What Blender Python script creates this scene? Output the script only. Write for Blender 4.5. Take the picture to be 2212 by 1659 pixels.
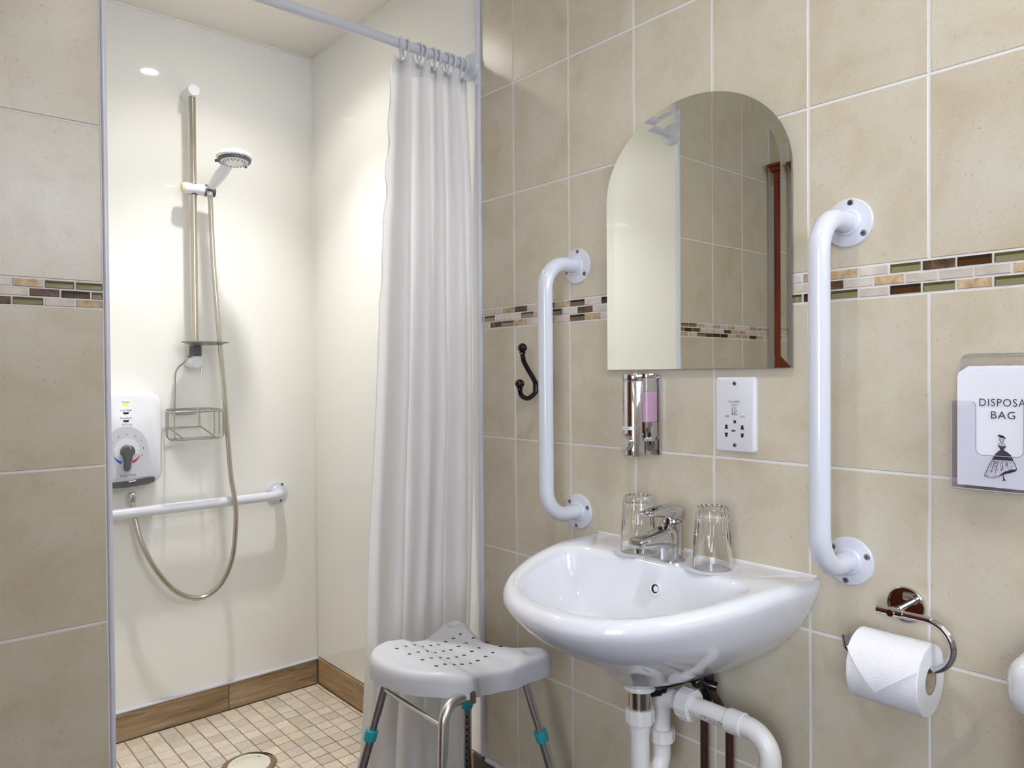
import bpy, bmesh, math, random
from mathutils import Vector, Matrix
random.seed(7)
sc = bpy.context.scene
for o in list(bpy.data.objects):
    bpy.data.objects.remove(o)
C = sc.collection
PI = math.pi
H = 1.145                     # lens height above the floor

# ------------------------------------------------------------------ camera
cam_d = bpy.data.cameras.new('camera'); cam = bpy.data.objects.new('camera', cam_d); C.objects.link(cam)
cam_d.sensor_width = 36; cam_d.lens = 26.245; cam_d.clip_start = 0.02
right = Vector((0.75374946, -0.65711596, -0.00776926))
down = Vector((-0.01408177, -0.00433061, -0.99989147))
fwd = Vector((0.657011, 0.75377706, -0.01251756))
m = Matrix((right, -down, -fwd)).transposed().to_4x4(); m.translation = (0, 0, H)
cam.matrix_world = m
sc.camera = cam

# ------------------------------------------------------------------ world, exposure, lights
sc.view_settings.view_transform = 'Standard'; sc.view_settings.look = 'None'
sc.view_settings.gamma = 1; sc.view_settings.use_curve_mapping = False
sc.view_settings.exposure = 0.08
w = bpy.data.worlds.new('world'); sc.world = w; w.use_nodes = True
w.node_tree.nodes['Background'].inputs[0].default_value = (0.75, 0.85, 1, 1)
w.node_tree.nodes['Background'].inputs[1].default_value = 1.0

def lamp(name, kind, loc, power, col, rot=(0, 0, 0), **kw):
    d = bpy.data.lights.new(name, kind); d.energy = power; d.color = col
    for k, v in kw.items(): setattr(d, k, v)
    o = bpy.data.objects.new(name, d); C.objects.link(o); o.location = loc; o.rotation_euler = rot
    return o
WARM = (1, 0.985, 0.955)
# recessed spots: (x, y, beam watts, beam angle, spill watts, spill angle); each lamp has a bright narrow beam and a weaker wide spill
LAMPS = [(0.85, 2.085, 52, 95, 7.5, 140), (0.50, 0.55, 7.5, 110, 6.8, 150), (0.55, -0.60, 11, 115, 10, 165)]
for x, y, bw, ba, sw, sa in LAMPS:
    lamp('downlight_beam', 'SPOT', (x, y, 2.300), bw, WARM, spot_size=math.radians(ba), spot_blend=1.0, shadow_soft_size=0.032)
    lamp('downlight_spill', 'SPOT', (x, y, 2.300), sw, WARM, spot_size=math.radians(sa), spot_blend=0.5, shadow_soft_size=0.032)

# daylight: the window of the next room, shining in through the open doorway beside the camera, gives the cool light (strength set here)
WINDOW_STRENGTH = 13.0
WINDOW_ADDED_STRENGTH = 13.0           # unseen window added behind the camera as cool frontal fill
WINDOW_COLOUR = (0.78, 0.86, 1.0, 1)

# ------------------------------------------------------------------ helpers
def sharp_smooth(bm, ang):
    for f in bm.faces: f.smooth = True
    for e in bm.edges:
        if len(e.link_faces) == 2 and e.calc_face_angle(0) > ang: e.smooth = False

class MB:
    def __init__(self): self.bm = bmesh.new(); self.mi = 0
    def face(self, vs):
        try:
            f = self.bm.faces.new(vs); f.material_index = self.mi; return f
        except ValueError: return None
    def verts(self, pts): return [self.bm.verts.new(p) for p in pts]
    def loft(self, rings, closed=True, cap0=False, cap1=False, loop=False):
        R = [self.verts(r) for r in rings]
        n = len(R[0]); rr = range(len(R)) if loop else range(len(R) - 1)
        for i in rr:
            a, b = R[i], R[(i + 1) % len(R)]
            for j in range(n if closed else n - 1):
                k = (j + 1) % n
                self.face((a[j], a[k], b[k], b[j]))
        if cap0: self.face(list(reversed(R[0])))
        if cap1: self.face(R[-1])
        return self
    def box(self, lo, hi, bev=0.0, seg=1):
        lo = Vector(lo); hi = Vector(hi)
        t = bmesh.ops.create_cube(self.bm, size=1.0)
        vs = t['verts']
        for v in vs:
            v.co = Vector([(lo[i] + hi[i]) / 2 + v.co[i] * (hi[i] - lo[i]) for i in range(3)])
        fs = set(f for v in vs for f in v.link_faces)
        for f in fs: f.material_index = self.mi
        if bev > 0:
            es = list(set(e for v in vs for e in v.link_edges))
            r = bmesh.ops.bevel(self.bm, geom=es, offset=bev, segments=seg, affect='EDGES', profile=0.5)
            for f in r['faces']: f.material_index = self.mi
        return self
    def frame(self, d):
        d = Vector(d).normalized()
        a = Vector((0, 0, 1)) if abs(d.z) < 0.9 else Vector((1, 0, 0))
        u = d.cross(a).normalized(); v = d.cross(u).normalized()
        return u, v
    def tube(self, pts, r, n=16, caps=True, closed=False):
        pts = [Vector(p) for p in pts]; L = len(pts)
        rad = r if isinstance(r, (list, tuple)) else [r] * L
        T = []
        for i in range(L):
            if closed: t = pts[(i + 1) % L] - pts[i - 1]
            else: t = pts[min(i + 1, L - 1)] - pts[max(i - 1, 0)]
            T.append(t.normalized() if t.length > 1e-9 else (T[-1] if T else Vector((0, 0, 1))))
        u, v = self.frame(T[0]); rings = []
        for i in range(L):
            if i:
                u = (u - T[i] * u.dot(T[i])).normalized(); v = T[i].cross(u).normalized()
            else: v = T[0].cross(u).normalized()
            rings.append([pts[i] + (u * math.cos(2 * PI * k / n) + v * math.sin(2 * PI * k / n)) * rad[i] for k in range(n)])
        return self.loft(rings, True, caps and not closed, caps and not closed, loop=closed)
    def cyl(self, a, b, r, n=24, bev=0.0):
        a = Vector(a); b = Vector(b)
        if bev > 0:
            d = (b - a).normalized()
            return self.tube([a, a + d * 1e-5, a + d * bev, b - d * bev, b - d * 1e-5, b], [r - bev, r - bev, r, r, r - bev, r - bev], n)
        return self.tube([a, b], r, n)
    def lathe(self, prof, o, axis, n=32, caps=True):       # prof: (radius, height along axis)
        o = Vector(o); d = Vector(axis).normalized(); u, v = self.frame(d)
        rings = [[o + d * h + (u * math.cos(2 * PI * k / n) + v * math.sin(2 * PI * k / n)) * max(r, 1e-5) for k in range(n)] for r, h in prof]
        return self.loft(rings, True, caps, caps)
    def prism(self, poly, o, U, V, th, bev=0.0):           # 2-D polygon in the U,V plane, extruded along U x V by th
        o = Vector(o); U = Vector(U).normalized(); V = Vector(V).normalized(); N = U.cross(V)
        P = [o + U * p[0] + V * p[1] for p in poly]
        if bev > 0:
            cx = sum(p[0] for p in poly) / len(poly); cy = sum(p[1] for p in poly) / len(poly)
            rad = max(math.hypot(p[0] - cx, p[1] - cy) for p in poly); s = 1 - bev / rad
            Q = [o + U * (cx + (p[0] - cx) * s) + V * (cy + (p[1] - cy) * s) for p in poly]
            return self.loft([P, [p + N * (th - bev) for p in P], [q + N * th for q in Q]], True, True, True)
        return self.loft([P, [p + N * th for p in P]], True, True, True)
    def sphere(self, c, r, n=20, sc3=(1, 1, 1)):
        c = Vector(c); k = n // 2
        rings = []
        for i in range(k + 1):
            a = -PI / 2 + PI * i / k
            rr = max(math.cos(a), 1e-4) * r
            rings.append([c + Vector((math.cos(2 * PI * j / n) * rr * sc3[0], math.sin(2 * PI * j / n) * rr * sc3[1], math.sin(a) * r * sc3[2])) for j in range(n)])
        return self.loft(rings, True, True, True)
    def build(self, name, mat, parent=None, ang=35, smooth=True):
        bm = self.bm
        bmesh.ops.recalc_face_normals(bm, faces=bm.faces)
        if smooth: sharp_smooth(bm, math.radians(ang))
        base = base_of(parent)
        me = bpy.data.meshes.new(name)
        if parent is not None:
            for v in bm.verts: v.co -= base
        bm.to_mesh(me); bm.free()
        for mt in (mat if isinstance(mat, (list, tuple)) else [mat]): me.materials.append(mt)
        o = bpy.data.objects.new(name, me); C.objects.link(o)
        if parent is not None: o.parent = parent
        return o

def base_of(o):
    p = Vector((0, 0, 0))
    while o is not None:
        p += o.location; o = o.parent
    return p
def tag(o, label=None, cat=None, group=None, kind=None):
    if label: o['label'] = label
    if cat: o['category'] = cat
    if group: o['group'] = group
    if kind: o['kind'] = kind
    return o
def thing(name, loc, label, cat, group=None):
    o = bpy.data.objects.new(name, None); C.objects.link(o); o.location = loc
    o.empty_display_size = 0.05
    return tag(o, label, cat, group)
def struct(name, mb, mat, label=None):
    o = mb.build(name, mat); o['kind'] = 'structure'
    if label: o['label'] = label
    return o
def dup(root, delta, label=None):
    r = root.copy(); C.objects.link(r); r.location = Vector(root.location) + Vector(delta)
    if label: r['label'] = label
    for ch in list(root.children):
        c = ch.copy(); C.objects.link(c); c.parent = r
        for g in list(ch.children):
            d = g.copy(); C.objects.link(d); d.parent = c
    return r
def spline(pts, n=12, closed=False):                        # Catmull-Rom through 2-D or 3-D points
    P = [Vector(p) for p in pts]; out = []; L = len(P)
    segs = L if closed else L - 1
    for i in range(segs):
        p0 = P[i - 1] if (closed or i > 0) else P[0] * 2 - P[1]
        p1 = P[i]; p2 = P[(i + 1) % L]
        p3 = P[(i + 2) % L] if (closed or i + 2 < L) else P[-1] * 2 - P[-2]
        for k in range(n):
            t = k / n
            out.append(0.5 * ((2 * p1) + (p2 - p0) * t + (2 * p0 - 5 * p1 + 4 * p2 - p3) * t * t + (3 * p1 - p0 - 3 * p2 + p3) * t ** 3))
    if not closed: out.append(P[-1])
    return out
def fillet(pts, r, n=8):                                     # polyline with rounded corners
    P = [Vector(p) for p in pts]; out = [P[0]]
    for i in range(1, len(P) - 1):
        a = (P[i - 1] - P[i]); b = (P[i + 1] - P[i]); la, lb = a.length, b.length
        a.normalize(); b.normalize()
        half = a.angle(b) / 2; d = min(r / math.tan(half), la * 0.98, lb * 0.98); rr = d * math.tan(half)
        c = P[i] + (a + b).normalized() * (rr / math.sin(half))
        s = P[i] + a * d - c; e = P[i] + b * d - c
        ang = s.angle(e); ax = s.cross(e).normalized()
        for k in range(n + 1): out.append(c + Matrix.Rotation(ang * k / n, 3, ax) @ s)
    out.append(P[-1]); return out
def rrect(w, h, r, n=5):
    out = []
    for cx, cy, a0 in ((w / 2 - r, h / 2 - r, 0), (-w / 2 + r, h / 2 - r, 90), (-w / 2 + r, -h / 2 + r, 180), (w / 2 - r, -h / 2 + r, 270)):
        for k in range(n + 1):
            a = math.radians(a0 + 90 * k / n); out.append((cx + r * math.cos(a), cy + r * math.sin(a)))
    return out
def text_mesh(s, size, spacing=1.0):
    cu = bpy.data.curves.new('txt', 'FONT'); cu.body = s; cu.size = size; cu.align_x = 'CENTER'; cu.align_y = 'CENTER'
    cu.space_character = spacing; cu.resolution_u = 3
    o = bpy.data.objects.new('txt', cu); me = bpy.data.meshes.new_from_object(o)
    bpy.data.objects.remove(o); bpy.data.curves.remove(cu)
    return me
def text(name, s, size, o, U, V, mat, parent, spacing=1.0, squash=1.0, fmap=None):
    me = text_mesh(s, size, spacing); me.name = name
    O = Vector(o); U = Vector(U).normalized(); V = Vector(V).normalized(); base = base_of(parent)
    for v in me.vertices:
        x, y = v.co.x * squash, v.co.y
        v.co = (fmap(x, y) if fmap else O + U * x + V * y) - base
    me.materials.clear(); me.materials.append(mat)
    ob = bpy.data.objects.new(name, me); C.objects.link(ob); ob.parent = parent
    return ob

# ------------------------------------------------------------------ materials
def srgb(r, g, b):
    f = lambda c: (c / 255 / 12.92) if c / 255 <= 0.04045 else ((c / 255 + 0.055) / 1.055) ** 2.4
    return (f(r), f(g), f(b), 1)
def base_mat(name, col, rough=0.5, metal=0.0, **kw):
    mt = bpy.data.materials.new(name); mt.use_nodes = True
    b = mt.node_tree.nodes['Principled BSDF']
    b.inputs['Base Color'].default_value = col; b.inputs['Roughness'].default_value = rough; b.inputs['Metallic'].default_value = metal
    for k, v in kw.items(): b.inputs[k.replace('_', ' ')].default_value = v
    return mt
def N(mt, t, **kw):
    n = mt.node_tree.nodes.new(t)
    for k, v in kw.items(): setattr(n, k, v)
    return n
def ramp(mt, stops):
    r = N(mt, 'ShaderNodeValToRGB'); e = r.color_ramp.elements
    while len(e) > 1: e.remove(e[-1])
    e[0].position = stops[0][0]; e[0].color = stops[0][1]
    for p, c in stops[1:]:
        k = e.new(p); k.color = c
    return r
def coords(mt, scale=(1, 1, 1), rnd=True):                  # world position, shifted by a random amount per object
    g = N(mt, 'ShaderNodeNewGeometry'); L = mt.node_tree.links
    mp = N(mt, 'ShaderNodeVectorMath', operation='MULTIPLY'); L.new(g.outputs['Position'], mp.inputs[0]); mp.inputs[1].default_value = scale
    if not rnd: return mp.outputs[0], None
    oi = N(mt, 'ShaderNodeObjectInfo'); mu = N(mt, 'ShaderNodeMath', operation='MULTIPLY'); L.new(oi.outputs['Random'], mu.inputs[0]); mu.inputs[1].default_value = 57.0
    ad = N(mt, 'ShaderNodeVectorMath', operation='ADD'); L.new(mp.outputs[0], ad.inputs[0]); L.new(mu.outputs[0], ad.inputs[1])
    return ad.outputs[0], oi.outputs['Random']
def noise(mt, vec, scale, detail=4, rough=0.55, dist=0.0):
    n = N(mt, 'ShaderNodeTexNoise'); n.inputs['Scale'].default_value = scale; n.inputs['Detail'].default_value = detail
    n.inputs['Roughness'].default_value = rough; n.inputs['Distortion'].default_value = dist
    mt.node_tree.links.new(vec, n.inputs['Vector']); return n.outputs['Fac']
def mix(mt, fac, a, b, mode='MIX'):
    x = N(mt, 'ShaderNodeMix', data_type='RGBA', blend_type=mode); L = mt.node_tree.links
    for s, v in ((0, fac), (6, a), (7, b)):
        if hasattr(v, 'is_linked'): L.new(v, x.inputs[s])
        else: x.inputs[s].default_value = v
    return x.outputs[2]
def bump(mt, h, st, dist=0.002):
    b = N(mt, 'ShaderNodeBump'); b.inputs['Strength'].default_value = st; b.inputs['Distance'].default_value = dist
    L = mt.node_tree.links; L.new(h, b.inputs['Height']); L.new(b.outputs[0], mt.node_tree.nodes['Principled BSDF'].inputs['Normal'])
def setc(mt, sock, v): mt.node_tree.links.new(v, mt.node_tree.nodes['Principled BSDF'].inputs[sock])

def stone(name, c1, c2, c3, scale, rough, fleck=None, fleck_amt=0.62, vary=0.08, bmp=0.15, dist=0.6):
    mt = base_mat(name, c1, rough); v, rnd = coords(mt)
    r = ramp(mt, [(0.30, c2), (0.5, c1), (0.72, c3)]); mt.node_tree.links.new(noise(mt, v, scale, 6, 0.6, dist), r.inputs[0])
    col = r.outputs[0]
    if fleck:
        st, _ = coords(mt, (1, 1, 1.0))
        f = ramp(mt, [(fleck_amt, (0, 0, 0, 1)), (fleck_amt + 0.10, (1, 1, 1, 1))]); mt.node_tree.links.new(noise(mt, st, scale * 24, 3, 0.7, 1.2), f.inputs[0])
        col = mix(mt, f.outputs[0], col, fleck)
    if vary:
        hv = N(mt, 'ShaderNodeHueSaturation'); mr = N(mt, 'ShaderNodeMapRange'); L = mt.node_tree.links
        L.new(rnd, mr.inputs[0]); mr.inputs[3].default_value = 1 - vary; mr.inputs[4].default_value = 1 + vary
        L.new(mr.outputs[0], hv.inputs['Value']); L.new(col, hv.inputs['Color']); col = hv.outputs[0]
    setc(mt, 'Base Color', col)
    if bmp: bump(mt, noise(mt, v, scale * 5, 5, 0.6), bmp, 0.001)
    return mt
M = {}
M['tile'] = stone('beige_stone_tile', srgb(206, 196, 174), srgb(197, 185, 160), srgb(210, 203, 187), 9, 0.28, srgb(166, 153, 130), 0.615, 0.015, 0.10, 0.5)
M['grout'] = base_mat('white_grout', srgb(226, 225, 225), 0.8)
M['cream'] = stone('cream_marble', srgb(212, 201, 188), srgb(192, 180, 164), srgb(224, 215, 204), 25, 0.35, None, 0, 0.08)
M['tan'] = stone('tan_travertine', srgb(190, 163, 126), srgb(158, 128, 90), srgb(216, 196, 168), 60, 0.45, srgb(228, 212, 190), 0.66, 0.12)
M['emperador'] = stone('dark_brown_marble', srgb(92, 66, 40), srgb(40, 26, 16), srgb(128, 96, 60), 55, 0.5, srgb(196, 164, 124), 0.64, 0.2)
def glass_piece(n, col, edge):
    return [base_mat(n, col, 0.12, Coat_Weight=0.6, Coat_Roughness=0.03), base_mat(n + '_bevel', edge, 0.5, Specular_IOR_Level=0.25)]
M['olive'] = glass_piece('olive_glass', srgb(140, 136, 100), srgb(78, 72, 34))
M['brown'] = glass_piece('brown_glass', srgb(78, 54, 30), srgb(38, 22, 14))
M['panel'] = base_mat('cream_wet_wall_panel', srgb(240, 239, 234), 0.045, Specular_IOR_Level=0.45)
M['trimw'] = base_mat('white_plastic_trim', srgb(218, 221, 234), 0.3)
M['ceil'] = base_mat('white_ceiling_board', srgb(238, 233, 224), 0.35)
M['white'] = base_mat('white_powder_coat', srgb(216, 219, 230), 0.18, Coat_Weight=0.3, Coat_Roughness=0.05)
M['plastic'] = base_mat('white_plastic', srgb(228, 229, 236), 0.25)
M['ceramic'] = base_mat('white_glazed_ceramic', srgb(228, 230, 236), 0.06, Coat_Weight=0.5, Coat_Roughness=0.02)
M['chrome'] = base_mat('polished_chrome', (0.58, 0.58, 0.595, 1), 0.05, 1.0)
M['steel'] = base_mat('satin_stainless', (0.54, 0.50, 0.43, 1), 0.2, 1.0)
M['alu'] = base_mat('anodised_aluminium', (0.66, 0.65, 0.64, 1), 0.33, 1.0)
M['screw'] = base_mat('zinc_screw', (0.30, 0.30, 0.31, 1), 0.35, 1.0)
M['dark'] = base_mat('dark_recess', srgb(28, 26, 26), 0.6)
M['black'] = base_mat('black_enamel', srgb(14, 13, 14), 0.18)
M['grey'] = base_mat('charcoal_plastic', srgb(84, 86, 86), 0.4)
M['seat'] = base_mat('pale_grey_moulded_plastic', srgb(212, 215, 222), 0.38)
M['teal'] = base_mat('teal_plastic', srgb(42, 168, 178), 0.4)
M['mirror'] = base_mat('silvered_glass', (0.86, 0.875, 0.84, 1), 0.012, 1.0)
M['glassedge'] = base_mat('mirror_edge', srgb(120, 128, 122), 0.2, 0.6)
M['glass'] = base_mat('clear_glass', (1.0, 1.0, 1.0, 1), 0.0, Transmission_Weight=1.0, IOR=1.46)
M['acrylic'] = base_mat('clear_acrylic', (0.98, 0.98, 1.0, 1), 0.02, Transmission_Weight=1.0, IOR=1.35)
def thin_clear(name, fac_glass):
    mt = bpy.data.materials.new(name); mt.use_nodes = True; nt = mt.node_tree; nt.nodes.clear()
    out = nt.nodes.new('ShaderNodeOutputMaterial'); tp = nt.nodes.new('ShaderNodeBsdfTransparent'); tp.inputs[0].default_value = (0.97, 0.97, 0.985, 1)
    gl = nt.nodes.new('ShaderNodeBsdfGlossy'); gl.inputs['Roughness'].default_value = 0.03; gl.inputs[0].default_value = (0.8, 0.8, 0.84, 1)
    lw = nt.nodes.new('ShaderNodeLayerWeight'); lw.inputs[0].default_value = 0.5; pw = nt.nodes.new('ShaderNodeMath'); pw.operation = 'POWER'; pw.inputs[1].default_value = 4.0; nt.links.new(lw.outputs['Facing'], pw.inputs[0])
    fr = nt.nodes.new('ShaderNodeMath'); fr.operation = 'MULTIPLY_ADD'; fr.inputs[1].default_value = 0.6; fr.inputs[2].default_value = 0.035; nt.links.new(pw.outputs[0], fr.inputs[0]); mx = nt.nodes.new('ShaderNodeMixShader')
    nt.links.new(fr.outputs[0], mx.inputs[0]); nt.links.new(tp.outputs[0], mx.inputs[1]); nt.links.new(gl.outputs[0], mx.inputs[2])
    if fac_glass:
        g = nt.nodes.new('ShaderNodeBsdfGlass'); g.inputs['IOR'].default_value = 1.46; g.inputs['Roughness'].default_value = 0.0; m2 = nt.nodes.new('ShaderNodeMixShader'); m2.inputs[0].default_value = fac_glass
        nt.links.new(mx.outputs[0], m2.inputs[1]); nt.links.new(g.outputs[0], m2.inputs[2]); nt.links.new(m2.outputs[0], out.inputs[0])
    else: nt.links.new(mx.outputs[0], out.inputs[0])
    return mt
M['acrylic'] = thin_clear('clear_acrylic_sheet', 0)
M['acrylic_edge'] = base_mat('acrylic_edge', srgb(168, 164, 176), 0.2)
M['paper'] = base_mat('white_paper', srgb(236, 237, 245), 0.7)
M['doily'] = base_mat('white_paper_coaster', srgb(222, 222, 228), 0.8)
M['ink'] = base_mat('black_ink', srgb(58, 56, 62), 0.6)
M['label'] = base_mat('white_label', srgb(240, 240, 240), 0.5)
M['blue'] = base_mat('blue_print', srgb(30, 84, 190), 0.5)
M['palblue'] = base_mat('pale_blue_print', srgb(96, 150, 190), 0.5)
M['red'] = base_mat('red_print', srgb(214, 28, 40), 0.5)
M['neon'] = base_mat('red_neon', srgb(110, 14, 20), 0.4)
M['pipe'] = base_mat('white_waste_pipe', srgb(226, 224, 222), 0.3)
M['brownpipe'] = base_mat('brown_painted_pipe', srgb(58, 30, 26), 0.35)
M['soap'] = base_mat('pink_soap', srgb(182, 142, 170), 0.25)
M['smoke'] = base_mat('clear_reservoir', srgb(150, 145, 138), 0.15)
M['yellowed'] = base_mat('yellowed_plastic', srgb(232, 220, 180), 0.35)
M['dialgrey'] = base_mat('pale_grey_dial', srgb(206, 207, 216), 0.35)
M['led'] = base_mat('green_lamp', srgb(150, 220, 40), 0.3, Emission_Color=srgb(170, 240, 40), Emission_Strength=1.5)
M['vinyl'] = base_mat('dark_vinyl', srgb(58, 54, 60), 0.45)
M['rubber'] = base_mat('grey_rubber', srgb(90, 90, 92), 0.7)
M['lens'] = base_mat('lamp_lens', (1, 1, 1, 1), 0.3, Emission_Color=(1, 0.94, 0.84, 1), Emission_Strength=120.0)
M['pane'] = base_mat('frosted_daylit_pane', srgb(220, 230, 240), 0.4, Emission_Color=WINDOW_COLOUR, Emission_Strength=WINDOW_STRENGTH)
M['pane_added'] = base_mat('added_fill_pane', srgb(220, 230, 240), 0.4, Emission_Color=WINDOW_COLOUR, Emission_Strength=WINDOW_ADDED_STRENGTH)  # glowing pane of the added fill window
M['hallwall'] = base_mat('cream_painted_wall', srgb(226, 218, 200), 0.7)
M['seam'] = base_mat('fine_seam', srgb(120, 118, 116), 0.6)
M['drain'] = base_mat('ivory_plastic', srgb(238, 235, 220), 0.3)
M['floorgrout'] = base_mat('brown_grout', srgb(146, 122, 96), 0.85)
M['smudge'] = base_mat('dark_scuff', srgb(60, 54, 56), 0.8)
mt = base_mat('floor_stone_mosaic', srgb(222, 208, 190), 0.5); v, rnd = coords(mt)
r1 = ramp(mt, [(0.0, srgb(236, 226, 212)), (0.25, srgb(226, 212, 196)), (0.45, srgb(234, 224, 210)), (0.62, srgb(214, 205, 196)), (0.78, srgb(230, 216, 196)), (0.9, srgb(212, 198, 182)), (1.0, srgb(218, 212, 207))])
mt.node_tree.links.new(rnd, r1.inputs[0])
r2 = ramp(mt, [(0.3, (0.86, 0.84, 0.82, 1)), (0.7, (1.06, 1.05, 1.03, 1))]); mt.node_tree.links.new(noise(mt, v, 45, 6, 0.65, 1), r2.inputs[0])
setc(mt, 'Base Color', mix(mt, 1.0, r1.outputs[0], r2.outputs[0], 'MULTIPLY')); bump(mt, noise(mt, v, 160, 4), 0.2, 0.001)
M['floortile'] = mt
def wood(name, a, b, c, sc3, rough, contrast=1.0):
    mt = base_mat(name, a, rough); v, rnd = coords(mt, sc3)
    r = ramp(mt, [(0.28, b), (0.5, a), (0.75, c)]); mt.node_tree.links.new(noise(mt, v, 3.0, 8, 0.65, 0.8), r.inputs[0])
    setc(mt, 'Base Color', r.outputs[0]); bump(mt, noise(mt, v, 9, 5), 0.15, 0.001); return mt
M['woodx'] = wood('wood_look_tile', srgb(154, 130, 98), srgb(104, 80, 54), srgb(186, 164, 134), (1.6, 1.6, 22), 0.5)
M['door'] = wood('stained_pine', srgb(128, 52, 24), srgb(84, 28, 12), srgb(158, 76, 38), (26, 26, 1.2), 0.3)
mt = base_mat('white_curtain_fabric', srgb(242, 242, 248), 0.45)
nt = mt.node_tree; tr = N(mt, 'ShaderNodeBsdfTranslucent'); tr.inputs[0].default_value = srgb(240, 238, 232)
mx = N(mt, 'ShaderNodeMixShader'); mx.inputs[0].default_value = 0.35
nt.links.new(nt.nodes['Principled BSDF'].outputs[0], mx.inputs[1]); nt.links.new(tr.outputs[0], mx.inputs[2]); nt.links.new(mx.outputs[0], nt.nodes['Material Output'].inputs['Surface'])
M['curtain'] = mt
mt = base_mat('white_toilet_tissue', srgb(238, 238, 243), 0.85); v, _ = coords(mt, (1, 1, 1), False)
wv = N(mt, 'ShaderNodeTexVoronoi'); wv.inputs['Scale'].default_value = 34; mt.node_tree.links.new(v, wv.inputs['Vector'])
sn = N(mt, 'ShaderNodeMath', operation='MULTIPLY'); mt.node_tree.links.new(wv.outputs['Distance'], sn.inputs[0]); sn.inputs[1].default_value = 60
s2 = N(mt, 'ShaderNodeMath', operation='SINE'); mt.node_tree.links.new(sn.outputs[0], s2.inputs[0])
bump(mt, s2.outputs[0], 0.25, 0.0006); M['tissue'] = mt
# ------------------------------------------------------------------ the room shell
XR = 1.28; YS = 1.595; YB = 2.58; ZC = 2.322; XD = -0.24; YF = -1.30; XL = 0.3625
ROWS = [0.096, 0.3889, 0.6812, 0.9783, 1.2704, 1.3228, 1.6156, 1.9000, 2.1935, 2.322]
G = 0.004                                   # joint width

struct('ceiling', MB().box((XD - 0.1, YF - 0.1, ZC), (XR + 0.1, YB + 0.1, ZC + 0.06)), M['ceil'])
floor = struct('floor', MB().box((XD - 0.1, YF - 0.1, -0.08), (XR + 0.1, YS + 0.03, -0.001)), M['vinyl'])

tile_mesh = {}
def piece(name, parent, axis, face, u0, u1, z0, z1, mat, th=0.006, ch=0.0012, mats=None):
    """one tile: axis 'x-' = wall facing -X (u = Y), 'y-' = facing -Y (u = X), 'x+' , 'y+', 'z' = floor (u = X, z = Y)"""
    a, b = (u1 - u0), (z1 - z0)
    key = (name, axis, round(a, 4), round(b, 4), tuple(x.name for x in (mats or [mat])))
    if key not in tile_mesh:
        bm = bmesh.new()
        def P(u, n, z):
            return {'x-': (-n, u, z), 'x+': (n, u, z), 'y-': (u, -n, z), 'y+': (u, n, z), 'z': (u, z, n)}[axis]
        def ring(i, n): return [bm.verts.new(P(u, n, z)) for u, z in ((-a / 2 + i, -b / 2 + i), (a / 2 - i, -b / 2 + i), (a / 2 - i, b / 2 - i), (-a / 2 + i, b / 2 - i))]
        R = [ring(0, -th), ring(0, -ch), ring(ch, 0)]
        for i in range(2):
            for j in range(4): bm.faces.new((R[i][j], R[i][(j + 1) % 4], R[i + 1][(j + 1) % 4], R[i + 1][j]))
        if mats:                                  # glass: bevelled upper edge and side, flat lower field
            zt = b / 2 - 0.0052; ue = a / 2 - 0.0022
            t = R[2]
            q = [bm.verts.new(P(-a / 2 + ch, 0.0004, zt)), bm.verts.new(P(ue, 0.0004, zt)), bm.verts.new(P(ue, 0.0004, -b / 2 + ch))]
            bm.faces.new((t[0], q[2], q[1], q[0]))
            f = bm.faces.new((q[0], q[1], t[2], t[3])); f.material_index = 1
            f = bm.faces.new((q[2], t[1], t[2], q[1])); f.material_index = 1
        else: bm.faces.new(R[2])
        bmesh.ops.recalc_face_normals(bm, faces=bm.faces)
        me = bpy.data.meshes.new(name); bm.to_mesh(me); bm.free()
        for x in (mats or [mat]): me.materials.append(x)
        tile_mesh[key] = me
    o = bpy.data.objects.new(name, tile_mesh[key]); C.objects.link(o); o.parent = parent
    u, z = (u0 + u1) / 2, (z0 + z1) / 2
    o.location = {'x-': (face, u, z), 'x+': (face, u, z), 'y-': (u, face, z), 'y+': (u, face, z), 'z': (u, z, face)}[axis]
    return o
def split(lo, hi, j0, pitch):
    k = math.floor((lo - j0) / pitch); js = [lo]
    while True:
        k += 1; v = j0 + k * pitch
        if v >= hi - 1e-4: break
        if v > lo + 1e-4: js.append(v)
    js.append(hi); return list(zip(js[:-1], js[1:]))
random.seed(11)
def mosaic(parent, axis, face, rows, z0, z1):            # rows: list of lists (u0,u1,kind), z0..z1 the whole band
    h = (z1 - z0) / 3
    for i, row in enumerate(rows):
        zt = z1 - i * h
        for u0, u1, k in row:
            if u1 - u0 < 0.006: continue
            dz = random.uniform(-.0004, .0004); g = 0.0015; off = random.uniform(0, .0008) * (-1 if axis in ('x-', 'y-') else 1)
            mats = M[k] if k in ('olive', 'brown') else None
            piece('mosaic_tile', parent, axis, face + off, u0 + g, u1 - g, zt - h + g + dz, zt - g + dz, None if mats else M[k], 0.006, 0.0008, mats)
def tiles(parent, axis, face, lo, hi, j0, zs, skip=None, pitch=0.1993):
    for z0, z1 in zs:
        for u0, u1 in split(lo, hi, j0, pitch):
            if u1 - u0 < 0.008 or (skip and skip(u0, u1, z0, z1)): continue
            piece('tile', parent, axis, face, u0 + G / 2, u1 - G / 2, z0 + G / 2, z1 - G / 2, M['tile'])
ZS = [(a, b) for a, b in zip(ROWS[:-1], ROWS[1:]) if abs(a - 1.2704) > 1e-3]
KIND = {'c': 'cream', 't': 'tan', 'e': 'emperador', 'g': 'olive', 'b': 'brown'}
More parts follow.
